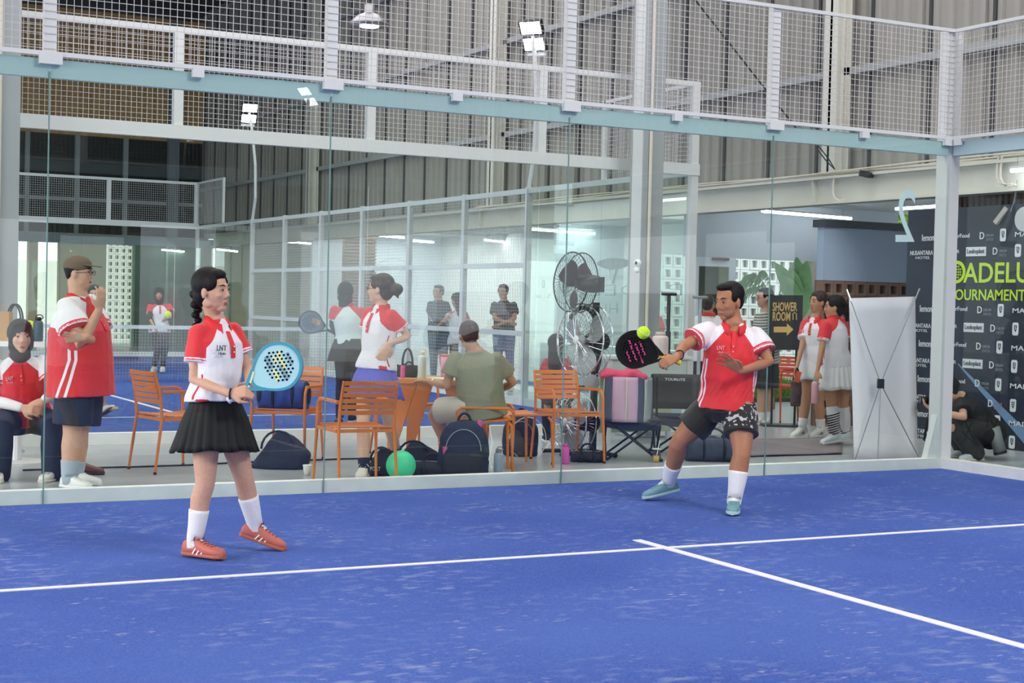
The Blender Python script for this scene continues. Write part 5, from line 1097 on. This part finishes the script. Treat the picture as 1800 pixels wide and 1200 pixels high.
obj('pink_tag', M().obox(c+HX*-.16+V((-.03, -.08, .22)), HX*.015, V((0, .01, 0)), V((0, 0, .04))), mat('hot_pink', '#e2559a', .5), t)
t = softbag('backpack', 'dark blue backpack standing behind the empty orange stool', on(915, 780, 14.4, 0), HX, None, .34, .22, .38, NB, 'pack', straps=BB); c = t.location
obj('cable_hoop', M().tube([c+V((0, -.14, .17))+HX*(.17*math.cos(a))+V((0, 0, .2*math.sin(a))) for a in np.linspace(0, 2*PI, 26)], .004, 5), vw, t)
softbag('tote_bag', 'maroon tote bag on the orange armchair behind the table', on(718, 690, 14.35, .465), HX, None, .27, .16, .25, mat('maroon_cloth', '#4a1f2b', .8, bump=.2, scale=30), 'tote')
softbag('handbag', 'black handbag with a looped handle standing on the orange table', on(716, 650, 13.5, TTOP), HX, None, .2, .14, .11, BB, 'tote', vox=.009)
c = on(708, 650, 13.3, TTOP); t = bottle('bottle', 'small pink bottle beside the black handbag on the table', c, .02, .13, mat('hot_pink', '#e2559a', .5), DARK, False)
c = on(705, 805, 12.2, 0); c.z = .119; t = thing('exercise_ball', 'mint green exercise ball on the floor in front of the black bags', 'ball', (c.x, c.y, 0)); obj('ball', M().sph(c, .119, 36, 24), mat('mint_green_rubber', '#3fd296', .45), t, True); obj('valve', M().tube([c+V((.06, .02, .098)), c+V((.063, .021, .104))], .006, 8), vw, t)
bottle('flask', 'pale blue steel flask on the floor beside the navy backpack', on(876, 815, 12.9, 0), .04, .2, mat('pale_blue_steel_flask', '#a9bfd0', .35), GREYST)
bottle('bottle', 'bright pink bottle on the floor left of the empty armchair legs', onz(993, 815), .038, .18, mat('bright_pink', '#e05cb4', .45), mat('bright_pink_lid', '#d04aa4', .45), False)
softbag('pouch', 'flat black pouch on the floor under the empty armchair', on(1032, 800, 13.95, 0), HX, None, .3, .16, .1, BB, 'duffel')
softbag('laundry_bag', 'crumpled white cloth bag on the floor behind the empty armchair', on(985, 790, 14.9, 0), HX, None, .34, .2, .17, mat('white_cloth', '#cfd0d4', .8), 'slump', straps=mat('white_cloth', '#cfd0d4', .8))
c = onz(1153, 812); t = thing('drink_cup', 'clear plastic cup of orange drink with a straw on the floor', 'cup', c)
obj('drink', M().lathe(c, [(.027, .002), (.031, .06)], 18), mat('orange_drink', '#dfae62', .3), t, True); obj('cup', M().lathe(c, [(.028, 0), (.038, .12)], 20), glassmat('cup_plastic', (.93, .95, .95), .8), t, True)
obj('lid', M().lathe(c, [(.041, .118), (.041, .126), (.02, .13)], 20), mat('clear_lid', '#dfe3e6', .3), t); obj('straw', M().tube([c+V((0, 0, .03)), c+HX*.03+V((0, 0, .2))], .004, 6), vw, t)
# three-fan tower
def fan_tower():
    b = at(1016, 700, 14.5); b = V((b.x, b.y, 0)); t = thing('fan_tower', 'black stand with three wire-caged fans behind the empty orange armchair', 'fan', b)
    Z = V((0, 0, 1)); mast = b+HX*.15; obj('mast', M().beam(mast, mast+Z*1.45, .05, .05), BLACKM, t)
    obj('base_foot', M().tube([b-HX*.25+V((0, -.2, .02)), mast+Z*.05, b+HX*.3+V((0, -.15, .02))], .02, 8).tube([b-HX*.2+V((0, .25, .02)), mast+Z*.05, b+HX*.3+V((0, .2, .02))], .02, 8), BLACKM, t)
    obj('hoop_frame', M().tube([mast-HX*.12+HX*(.17*math.cos(a))+Z*(1.02+.38*math.sin(a)) for a in np.linspace(-PI*.62, PI*.75, 22)], .022, 8), BLACKM, t)
    for px, py, nd, dk_, R, back in ((1012, 496, cv(-.78, .1, -.6), True, .27, 1), (1027, 598, cv(-.8, .05, .6), False, .33, 1), (1008, 742, cv(-.85, .05, .55), False, .27, 1)):
        c = at(px, py, 14.45); R *= 1.04; n = nd; a1 = n.cross(Z).normalized(); a2 = a1.cross(n); cage = mat('black_cage', '#26262a', .4, metal=.5) if dk_ else CHROME
        f = obj('cage', M().tube([c+n*.05+a1*(R*math.cos(a))+a2*(R*math.sin(a)) for a in np.linspace(0, 2*PI, 40)], .007, 6).tube([c-n*.06+a1*(R*math.cos(a))+a2*(R*math.sin(a)) for a in np.linspace(0, 2*PI, 40)], .006, 6), cage, t)
        g = M()
        for i in range(36):
            a = 2*PI*i/36; d = a1*math.cos(a)+a2*math.sin(a); e = a1*math.cos(a+.25)+a2*math.sin(a+.25)
            g.tube([c+n*.1+d*R*.12, c+n*.105+e*R*.6, c+n*.05+e*R], .0024, 4, False); g.tube([c-n*.1+d*R*.2, c-n*.1+d*R*.7, c-n*.06+d*R], .0022, 4, False)
        for rr in (.4, .75): g.tube([c+n*.108+a1*(R*rr*math.cos(a))+a2*(R*rr*math.sin(a)) for a in np.linspace(0, 2*PI, 30)], .0026, 4, False)
        obj('cage_wires', g, cage, f, kind='stuff')
        for i in range(3):
            a = 2*PI*i/3+.5; rows = []
            for k in range(6):
                r = R*(.12+.78*k/5); wd = .28+.5*math.sin(PI*(k+.6)/6.2); rows.append([c+(a1*math.cos(a+wd*s)+a2*math.sin(a+wd*s))*r+n*(.035*s) for s in (-1, -.4, .2, .8)])
            obj('blade', M().sheet(rows, 6, 4), mat('smoke_blade', '#9aa0a6', .3, metal=.3) if not dk_ else mat('dark_blade', '#3a2a2e', .4), t, True)
        obj('hub', M().tube([c+n*.02, c+n*.1, c+n*.115], [.045, .045, .02], 16), mat('white_hub', '#dfe2e6', .3) if not dk_ else BLACKM, t, True)
        mb_ = c-n*.11; obj('motor', M().tube([mb_+n*.06, mb_-n*.02, mb_-n*.14, mb_-n*.17], [.07, .085, .08, .05], 16), BLACKM, t, True)
        obj('yoke', M().tube([mb_, V((mast.x, mast.y, mb_.z))], .02, 8), BLACKM, t)
    c = at(1045, 500, 14.35); obj('control_box', M().obox(c, HX*.09, V((-HX.y, HX.x, 0))*.06, Z*.07), BLACKM, t)
    c = at(1040, 672, 14.3); obj('timer_dial', M().tube([c, c-V((-HX.y, HX.x, 0))*.03], .075, 20), mat('grey_dial', '#9ea3a8', .5), t)
    return t
fan_tower()
# folding camp chairs
def camp(px, d, lab, w=.5, back=True):
    b = at(px, 700, d); b = V((b.x, b.y, 0)); Z = V((0, 0, 1)); Y = V((-HX.y, HX.x, 0)); t = thing('camp_chair', lab, 'chair', b, group='folding camp chairs'); m = mat('navy_camp_cloth', '#1d2640', .85, bump=.2, scale=40); g = []
    F = [b-HX*w*.5-Y*.22, b+HX*w*.5-Y*.22, b+HX*w*.5+Y*.22, b-HX*w*.5+Y*.22]; zt = .38
    for i, k in ((0, 1), (1, 2), (2, 3), (3, 0)):
        obj('leg', M().tube([F[i], F[k]+Z*zt], .011, 6), BLACKM, t); obj('leg', M().tube([F[k], F[i]+Z*zt], .011, 6), BLACKM, t)
    for i in range(4): obj('foot', M().lathe(F[i], [(.028, 0), (.028, .02), (.012, .03)], 10), DARK, t)
    rows = [[F[0].lerp(F[1], u).lerp(F[3].lerp(F[2], u), v)+Z*(zt-.07*math.sin(PI*u)*math.sin(PI*v)) for v in np.linspace(0, 1, 7)] for u in np.linspace(0, 1, 9)]
    s = obj('seat', M().sheet(rows, 9, 7), m, t, True); md = s.modifiers.new('th', 'SOLIDIFY'); md.thickness = .01
    s = obj('seat_edge', M().sheet([[F[0].lerp(F[1], u)+Z*(zt-.0-.03*math.sin(PI*u)), F[0].lerp(F[1], u)+Z*(zt-.075-.03*math.sin(PI*u))-Y*.005] for u in np.linspace(0, 1, 9)], 9, 2), m, t)
    for s_ in (0, 1):
        A = F[3-s_]; obj('back_pole', M().tube([A+Z*.2, A+Z*zt, A+Z*.75+Y*.08], .011, 6), BLACKM, t)
    if back:
        rows = [[F[3].lerp(F[2], u)+Z*z+Y*((z-zt)*.22+.05*math.sin(PI*u)) for z in np.linspace(.42, .76, 5)] for u in np.linspace(0, 1, 9)]
        s = obj('backrest', M().sheet(rows, 9, 5), mat('charcoal_camp_cloth', '#3a383b', .85), t, True); md = s.modifiers.new('th', 'SOLIDIFY'); md.thickness = .012
        txt('TOURLITE', F[3]+Z*.70+Y*-.0+HX*.12, HX*.2, Z*.025, vw, t, name='back_print')
    return t
camp(1112, 14.35, 'folding navy camp chair under the lilac striped bag', .5, False)
camp(1200, 14.9, 'folding camp chair with charcoal backrest behind the leg of the swinging player', .55)
# lilac striped cylinder bag with a pink towel
c = on(1100, 700, 14.2, .36); Y_ = V((-HX.y, HX.x, 0)); Z_ = V((0, 0, 1)); t = thing('racket_bag', 'lilac and navy striped bag standing on the navy camp chair', 'bag', c)
lil = mat('lilac_cloth', '#c9a3bd', .7, bump=.1, scale=30); nvb = mat('slate_navy_cloth', '#3d4766', .7); crm = mat('cream_piping', '#d8d2b8', .6)
def bagsec(q): return math.sqrt(max(.0, 1-((q-.5)*2)**2*.28))
def bstrip(x0, x1, m, nm, e=0):
    g = M(); rows = []
    for k in range(13):
        z = .41*k/12; s = bagsec(k/12); rows.append([c+HX*((x*(.85+.15*s)))+Z_*z-Y_*((.13+e)*s)*math.sqrt(max(.05, 1-(x/.24)**2)) for x in np.linspace(x0, x1, 5)])
    o = obj(nm, g.sheet(rows, 13, 5), m, t, True); md = o.modifiers.new('th', 'SOLIDIFY'); md.thickness = .012; md.offset = -1 if e == 0 else 0
bstrip(-.2, -.13, nvb, 'navy_stripe'); bstrip(-.13, -.01, lil, 'lilac_panel'); bstrip(-.0, .1, lil, 'lilac_panel'); bstrip(.1, .16, nvb, 'navy_stripe'); bstrip(-.012, .002, crm, 'zip', .004); bstrip(.158, .17, crm, 'piping', .004); bstrip(-.21, -.198, crm, 'piping', .004)
bstrip(.17, .235, mat('silver_lining', '#a9b0b4', .25, metal=.5, bump=.6, scale=12), 'side_pocket')
g = M(); g.loft([(c+Z_*z, HX*(.2*s), Y_*(.12*s)) for z, s in ((.0, .85), (.05, .93), (.2, 1.), (.36, .92), (.41, .82))], 20, pw=.8); obj('body', g, nvb, t, True)
c2_ = c+Z_*.40; t = thing('towel', 'crumpled pink towel draped over the lilac striped bag', 'towel', c2_)
g = M(); g.loft([(c2_+HX*x+Z_*(.03+.02*math.sin(x*30)), Y_*(.11), Z_*(h_)) for x, h_ in ((-.24, .02), (-.2, .05), (-.1, .045), (-.03, .065), (.05, .05), (.14, .05), (.19, .02))], 16); me = remesh(g, .012, 2); fold(me, .02, 12, 3.3); P = getv(me)
P[:, 2] -= np.where((P-np.array(c2_))@np.array(HX) < -.17, .08*(((-(P-np.array(c2_))@np.array(HX))-.17)/.07), 0); shift(me, c2_); obj('cloth', me, mat('pink_towel', '#d8476e', .85, bump=.3, scale=40), t, True)
# counter with bottle and pumps
a = onx(1060, 620, 0); x0 = ony(1058, 620, 3.0).x; x1 = ony(1206, 620, 3.0).x; zt = ony(1130, 625, 3.0).z
t = thing('counter_table', 'white counter table standing behind the camp chairs', 'table', ((x0+x1)/2, 3.0, 0))
obj('top', M().box(x0, x1, 2.85, 3.3, zt-.03, zt), mat('white_table', '#dfe3e2', .4), t); obj('apron', M().box(x0+.03, x1-.03, 2.9, 2.92, zt-.22, zt-.03), mat('pale_apron', '#c9d2cf', .5), t)
obj('lower_panel', M().box(x0+.05, x1-.1, 3.1, 3.12, .1, zt-.22), mat('sage_panel', '#a3ad92', .6), t)
for x in (x0+.04, x1-.04):
    for y in (2.9, 3.25): obj('leg', M().box(x-.02, x+.02, y-.02, y+.02, 0, zt-.03), WHITE, t)
c = ony(1160, 630, 3.0); c.z = zt; bottle('bottle', 'blush pink cylindrical bottle on the white counter table', c, .085, .25, mat('blush_bottle', '#d9c3c3', .5), mat('blush_lid', '#cdb8b8', .5), False)
def pump(px, y, ztop, lab, m, zb):
    c = ony(px, 600, y); c.z = zb; t = thing('hand_pump', lab, 'pump', c)
    obj('barrel', M().lathe(c, [(.05, 0), (.05, .02), (.028, .03), (.028, .25), (.02, .26), (.02, ztop-zb-.03)], 12), m, t, True); obj('grip', M().tube([V((c.x-.09, y, ztop-.015)), V((c.x+.09, y, ztop-.015))], .017, 8), m, t)
pump(1174, 3.1, ony(1172, 514, 3.1).z, 'black T-handled pump standing on the white counter table', DARK, zt)
pump(1229, 3.4, ony(1229, 520, 3.4).z, 'grey T-handled floor pump behind the racket arm of the swinging player', GREYST, 0)
softbag('wheeled_bag', 'dark grey and navy wheeled bag on the floor behind the striding legs', on(1252, 790, 14.3, 0), HX, None, .5, .25, .24, mat('grey_black_bag', '#363c4c', .7, bump=.3, scale=20), 'duffel')
# rug and cables on the floor
g = M(); rows = [[onz(1315+165*u, 775+28*v-5*u, .004)+V((0, 0, .012*math.sin(u*9+v*5)*(1 if 0 < v < 1 else .2)+.01)) for v in np.linspace(0, 1, 7)] for u in np.linspace(0, 1, 16)]
o = tag(obj('floor_mat', M().sheet(rows, 16, 7), mat('grey_brown_mat', '#84797a', .9, bump=.3, scale=20), smooth=True), 'crumpled grey-brown mat lying on the floor in front of the two women', 'mat'); md = o.modifiers.new('th', 'SOLIDIFY'); md.thickness = .01
tag(obj('floor_cable', M().tube([onz(px, py, .008) for px, py in ((40, 826), (150, 822), (240, 820), (330, 817), (430, 812), (520, 809), (610, 806), (680, 805), (740, 803))], .008, 6), DARK), 'black cable running along the floor behind the chairs', 'cable')
c = onz(145, 834); t = thing('shoe', 'brown leather shoe on the floor behind the man in the cap', 'shoe', c); shoe(t, c+V((-.02, .05, .08)), c+cv(1, 0, 0)*.17+V((0, .03, .012)), mat('brown_leather', '#6b3c2c', .5), mat('dark_brown_sole', '#3c241c', .6))
c = onz(545, 838); t = thing('paper_cup', 'small crushed white paper cup on the floor by the armchair leg', 'cup', on(540, 825, 12.4, 0)); c = t.location.copy(); obj('body', M().lathe(c, [(.025, 0), (.035, .08)], 14), mat('paper', '#e8e6e0', .8), t, True); obj('rim', M().lathe(c, [(.037, .078), (.037, .084), (.03, .085)], 14), vw, t)
# things behind the seated woman
tp = at(32, 600, 12.75); TZ2 = 1.02; t = thing('high_table', 'white high table behind the seated woman in the headscarf', 'table', (tp.x, tp.y, 0))
obj('top', M().obox(V((tp.x, tp.y, TZ2-.02)), HX*.42, Y_*.3, Z_*.02), WHITE, t); obj('pedestal', M().tube([V((tp.x, tp.y, 0)), V((tp.x, tp.y, TZ2-.04))], .04, 10), WHITE, t); obj('base', M().lathe(V((tp.x, tp.y, 0)), [(.25, 0), (.25, .02), (.04, .03)], 20), WHITE, t)
softbag('backpack', 'black backpack with raised loops behind the head of the seated woman', on(26, 580, 12.75, TZ2), HX, None, .26, .18, .16, BB, 'tote')
bottle('flask', 'dark teal flask with a black loop lid on the white high table', on(67, 580, 12.7, TZ2), .04, .2, mat('dark_teal_flask', '#2c4a55', .4), DARK)
c = on(4, 580, 12.6, TZ2); t = thing('paper_bag', 'brown paper bag on the white high table at the picture edge', 'bag', c); obj('body', M().obox(c+Z_*.12, HX*.07, Y_*.05, Z_*.12), mat('kraft_paper', '#b48a5e', .8), t); obj('handle', M().tube([c+Z_*.24+HX*(.03*math.cos(a))+Z_*(.05*math.sin(a)) for a in np.linspace(0, PI, 8)], .003, 5), mat('kraft_paper', '#b48a5e', .8), t)
c = on(52, 575, 12.9, TZ2); t = thing('vest', 'folded hi-vis yellow vest on the white high table', 'vest', c); obj('cloth', M().loft([(c+HX*x+Z_*h_*.5, Y_*.08, Z_*h_*.5) for x, h_ in ((-.09, .06), (-.06, .14), (0, .17), (.05, .15), (.09, .07))], 14), mat('hi_vis_yellow', '#cfe637', .7), t, True); obj('band', M().beam(c-HX*.09-Y_*.085+Z_*.06, c+HX*.09-Y_*.085+Z_*.06, .012, .02), GREYST, t)
# white banner with an X frame
d = 14.9; TL, TR, BL, BR_ = at(1494, 524, d), at(1611, 521, d+.12), at(1503, 808, d-.12), at(1616, 806, d)
t = thing('x_banner', 'back of a blank white banner held by an X-shaped rod frame', 'banner', (BL+BR_)/2); fb = Y_*.03
rows = [[TL.lerp(TR, u).lerp(BL.lerp(BR_, u), v)+Y_*(.05+.03*math.sin(PI*v)*(u-.5)) for v in np.linspace(0, 1, 12)] for u in np.linspace(0, 1, 8)]
o = obj('banner_cloth', M().sheet(rows, 8, 12), mat('white_banner_cloth', '#e6e2ec', .8), t, True); md = o.modifiers.new('th', 'SOLIDIFY'); md.thickness = .003
H_ = at(1548, 674, d-.12); obj('hub', M().obox(H_, HX*.03, Y_*.025, Z_*.045), DARK, t); rod = mat('grey_rod', '#8d8f96', .4, metal=.4)
for q, e in ((TL, .03), (TR, .03), (BL, 0), (BR_, 0)): obj('rod', M().tube([H_, q+(q-H_).normalized()*(.06 if e else -.0)], .005, 6), rod, t)
for q in (TL, TR): dd = (q-H_).normalized(); obj('rod_tip', M().tube([q-dd*.03, q+dd*.09], .009, 8), CHROME, t)
b = at(1543, 806, d-.3); b.z = .005; obj('rear_leg', M().tube([H_, b], .005, 6), rod, t)
# sponsor backdrop
XB = 2.19; bd = thing('sponsor_backdrop', 'dark navy sponsor backdrop with lime and white lettering at the right', 'backdrop', (XB, 0, 0))
obj('panel', M().box(XB, XB+.03, -5, 2.95, .0, 2.59), mat('navy_backdrop_print', '#171f33', .35, var=.35, scale=1.5), bd)
obj('support', M().box(XB+.03, XB+.07, -5, -4.95, 0, 2.59).box(XB+.03, XB+.07, 2.9, 2.95, 0, 2.59), GREYST, bd)
bx = XB-.004; wht = mat('white_print', '#d9dde4', .5); lime = mat('lime_print', '#bfe032', .5); gry = mat('faint_print', '#7d8496', .5)
def bt(s, px0, px1, py0, py1, m=wht, bold=.0, **k):
    a = onx(px0, py0, bx); b = onx(px1, py0, bx); h = onx(px0, py1, bx); txt(s, a, V((0, b.y-a.y, 0)), V((0, 0, h.z-a.z)), m, bd, bold=bold, **k)
def hz(px): return 530+(px-900)*.0235
def place(s, yc, wy, zc, hz_, m=wht, bold=.0, nm='lettering'):   # centre y, width, centre z, height (metres)
    txt(s, V((bx, yc+wy/2, zc-hz_/2)), V((0, -wy, 0)), V((0, 0, hz_)), m, bd, bold=bold, name=nm)
def ywid(px0, px1): return onx(px0, 545, bx).y, onx(px1, 545, bx).y
bt('ADELUXE', 1693, 1862, 497, 462, lime, .012); bt('TOURNAMENT 2025', 1667, 1850, 527, 508, lime, .01)
# the P is a racket head with a stem
a = onx(1676, 490, bx); s = .19
flat(circ(0, 0, 1, 28), V((bx, onx(1682, 478, bx).y, onx(1682, 478, bx).z)), V((0, -.13, 0)), V((0, 0, .125)), .006, lime, bd, 'racket_letter', holes=[circ(0, 0, .7, 24)])
flat([(-.06, -.14), (.0, -.14), (.0, .12), (-.06, .12)], V((bx, onx(1676, 478, bx).y, onx(1676, 478, bx).z)), V((0, -1, 0)), V((0, 0, 1)), .006, lime, bd, 'racket_letter_stem')
cc_ = V((bx-.004, onx(1682, 478, bx).y, onx(1682, 478, bx).z)); g = M()
for i in range(-2, 3):
    for k in range(-2, 3):
        if i*i+k*k < 7: g.obox(cc_+V((0, -.03*i, .03*k)), V((.001, 0, 0)), V((0, .009, 0)), V((0, 0, .009)))
obj('racket_letter_dots', g, lime, bd)
def emblem(y, z, s=.052):
    flat([(-s*.8, -s), (-s*.55, -s*1.3), (s*.55, -s*1.3), (s*.8, -s), (s*.8, s), (s*.55, s*1.3), (-s*.55, s*1.3), (-s*.8, s)], V((bx, y, z)), V((0, -1, 0)), V((0, 0, 1)), .005, wht, bd, 'emblem', holes=[[(-s*.4, -s*.1), (0, -s*.75), (s*.4, -s*.1), (s*.42, s*.75), (-s*.42, s*.75)]])
    txt('S', V((bx, y+s*.22, z-s*.15)), V((0, -s*.44, 0)), V((0, 0, s*.75)), wht, bd, name='emblem_letter')
for r in range(12):
    py = (412, 441, 544.5, 577, 610, 642, 675, 708, 741, 773)[r] if r < 10 else None
    if py is None: continue
    odd = r in (1, 3, 5, 7, 9); z0 = lambda px: onx(px, py+(px-1790)*0, bx)
    zc = onx(1755, {0: 413, 1: 441, 2: 545, 3: 577, 4: 610, 5: 642, 6: 676, 7: 710, 8: 741, 9: 774}[r], bx).z
    if not odd:
        for s, c0, c1, h, m in (('lemonilo', 1617, 1647, .075, wht), ('superFood', 1664, 1700, .06, wht), ('D', 1718, 1726, .075, wht), ('DREAM', 1729, 1742, .03, gry), ('MADE', 1780, 1822, .05, wht)):
            y0, y1 = ywid(c0, c1); place(s, (y0+y1)/2, y0-y1, zc, h, m, .008)
        y0, y1 = ywid(1729, 1742); place('DATES', (y0+y1)/2, y0-y1, zc-.045, .03, gry); emblem(onx(1759, 545, bx).y, zc)
    else:
        for s, c0, c1, h, m in (('NUSANTARA', 1597, 1637, .05, wht), ('JAKER', 1662, 1683, .05, wht), ('D', 1742, 1750, .075, wht), ('DREAM', 1753, 1766, .03, gry)):
            y0, y1 = ywid(c0, c1); place(s, (y0+y1)/2, y0-y1, zc, h, m, .006)
        y0, y1 = ywid(1607, 1632); place('HOTEL', (y0+y1)/2, y0-y1, zc-.055, .03, wht)
        y0, y1 = ywid(1753, 1766); place('DATES', (y0+y1)/2, y0-y1, zc-.045, .03, gry); emblem(onx(1786, 545, bx).y, zc)
        if r < 7:
            y0, y1 = ywid(1695, 1730); obj('name_plate', M().box(bx-.002, bx+.002, y1, y0, zc-.05, zc+.05), wht, bd); txt('Leukoplast', V((bx-.004, y0-.02, zc-.035)), V((0, y1-y0+.04, 0)), V((0, 0, .065)), mat('navy_print', '#232b40', .5), bd, bold=.006)
g = M(); A = onx(1684, 638, bx); B = onx(1815, 775, bx); u = (B-A).normalized(); v = V((1, 0, 0)).cross(u)
obj('court_line_print', M().add([A, A+v*.012, B+v*.10, B-v*.04], [(0, 1, 2, 3)]), mat('printed_blue_stripe', '#6f8fb4', .5), bd)
# shower sign
d = 18.7; t = thing('shower_sign', 'black freestanding sign with gold lettering pointing to the shower room', 'sign', onz(1385, 750))
def sg(px, py, e=0): return at(px, py, d-e)
c = sg(1381, 567); W = 29/FL*d; Hh = 48/FL*d; obj('board', M().obox(c, CR*W, CF*.012, Z_*Hh), mat('black_board', '#23262b', .4), t)
gold = mat('gold_print', '#dcb66c', .5)
def st(s, x0, x1, y0, y1, b=.01): a = sg(x0, y0, .016); txt(s, a, sg(x1, y0, .016)-a, Z_*((y0-y1)/FL*d), gold, t, bold=b)
st('SHOWER', 1358, 1401, 547, 531, .02); st('ROOM', 1358, 1389, 564, 548, .02)
flat([(0, -.035), (.16, -.035), (.16, -.075), (.24, 0), (.16, .075), (.16, .035), (0, .035)], sg(1360, 579, .016), CR, Z_, .004, gold, t, 'arrow')
obj('shower_icon', M().tube([sg(1394, 562, .016), sg(1394, 551, .016), sg(1397, 549, .016), sg(1400, 551, .016), sg(1400, 562, .016)], .006, 5), gold, t)
for s in (-1, 1): obj('pole', M().tube([V((c.x+CR.x*W*.7*s, c.y+CR.y*W*.7*s, .02)), c+CR*(W*.7*s)-Z_*Hh*.9], .014, 8), BLACKM, t)
b = V((c.x, c.y, .012)); obj('foot_plate', M().obox(b, HX*.26, Y_*.16, Z_*.012), BLACKM, t)
# garden plants
def leaf(g, base, tip, wdt, arch=.15, n=8):
    base = V(base); tip = V(tip); d = tip-base; L = d.length; sd = d.cross(CF).normalized(); rows = []
    for i in range(n+1):
        q = i/n; c = base+d*q+V((0, 0, arch*L*math.sin(PI*q))); w_ = wdt*math.sin(PI*min(1, q*.92+.06))**.8; rows.append([c-sd*w_-CF*.03*w_/wdt, c, c+sd*w_-CF*.03*w_/wdt])
    g.sheet(rows, n+1, 3)
lm = mat('banana_leaf', '#a6d99a', .45, var=.2, scale=5); base = at(1408, 560, 21.5)
t = thing('broadleaf_plant', 'plant with large light green leaves behind the shower sign', 'plant', (base.x, base.y, 0)); obj('stem', M().tube([V((base.x, base.y, 0)), base], .03, 8), lm, t)
for px, py, w_ in ((1362, 462, .11), (1400, 452, .12), (1371, 482, .12), (1388, 470, .1), (1418, 458, .1), (1424, 500, .1)): g = M(); leaf(g, base, at(px, py, 21.3), w_, .1); obj('leaf', g, lm, t, True)
base = at(1362, 545, 21.8); t = thing('palm_plant', 'arching palm fronds above the man in the striped t-shirt', 'plant', (base.x, base.y, 0)); pm = mat('palm_green', '#7fae78', .6); obj('stem', M().tube([V((base.x, base.y, 0)), base], .04, 8), mat('palm_stem', '#6d6a4c', .8), t)
for px, py in ((1290, 500), (1308, 486), (1335, 478), (1395, 490), (1410, 505), (1300, 520)):
    tip = at(px, py, 21.6); g = M(); pts = [base.lerp(tip, q)+Z_*(.22*math.sin(PI*q)) for q in np.linspace(0, 1, 14)]; g.tube(pts, .006, 5)
    for i in range(2, 14):
        dd = (pts[i]-pts[i-1]).normalized()
        for s in (-1, 1): e = pts[i]+dd*.12+Z_*(-.2)+CF*.05*s+CR*.03*s; g.add([pts[i]-dd*.02, pts[i]+dd*.02, e], [(0, 1, 2)])
    obj('frond', g, pm, t)
# held things
c = at(1399, 690, 16.8); t = softbag('racket_bag', 'small black and pink bag hanging from the hand of the left woman', V((c.x, c.y, c.z-.15)), HX, None, .12, .07, .28, mat('black_pink_bag', '#5a474b', .7, var=.3, scale=12), 'tote', vox=.01, cat='bag')
tt = thing('phone', 'orange-cased phone in the hand of the left woman', 'phone', at(1402, 662, 16.75)); obj('case', M().obox(tt.location, cv(1, -.3, 0)*.03, CF*.006, cv(.3, 1, 0)*.06), mat('orange_case', '#e8623c', .5), tt); obj('screen', M().obox(tt.location+CF*.008, cv(1, -.3, 0)*.027, CF*.001, cv(.3, 1, 0)*.055), DARK, tt)
c = at(1432, 709, 15.95); bottle('flask', 'pink flask held low by the woman in the pleated skirt', c, .038, .27, mat('pink_flask', '#e0a6b4', .4), mat('green_blue_lid', '#6fae8a', .4))
# photographer's camera and lens case
c = at(1627, 703, 14.9); t = thing('photo_camera', 'black photo camera held up by the squatting photographer', 'camera', c)
obj('body', M().obox(c+HX*.06, HX*.04, Y_*.065, Z_*.045), DARK, t); obj('prism', M().obox(c+HX*.06+Z_*.055, HX*.03, Y_*.025, Z_*.015), DARK, t); obj('lens', M().tube([c+HX*.03, c-HX*.04, c-HX*.05], [.034, .038, .042], 16), DARK, t, True); obj('front_glass', M().tube([c-HX*.051, c-HX*.053], .03, 16), mat('lens_glass', '#42505a', .1), t)
obj('strap', M().tube([c+HX*.05-Y_*.07, c+HX*.0-Y_*.08-Z_*.2, c-HX*.02-Y_*.06-Z_*.38, c+HX*.04-Y_*.05-Z_*.43, c+HX*.09-Z_*.36, c+HX*.08+Y_*.02-Z_*.1], .012, 6), BLACKM, t)
c = at(1752, 772, 15.0); t = thing('lens_case', 'grey cylindrical lens case hanging behind the photographer', 'case', c); ax = cv(-.25, .95, 0)
obj('body', M().tube([c-ax*.13, c+ax*.12], .06, 16), mat('grey_case', '#7d8286', .6), t, True); obj('rim', M().tube([c-ax*.145, c-ax*.12], .064, 16), DARK, t); obj('strap', M().tube([c+ax*.12+HX*.03, c+ax*.2, c+ax*.12-HX*.03], .006, 5), BLACKM, t)
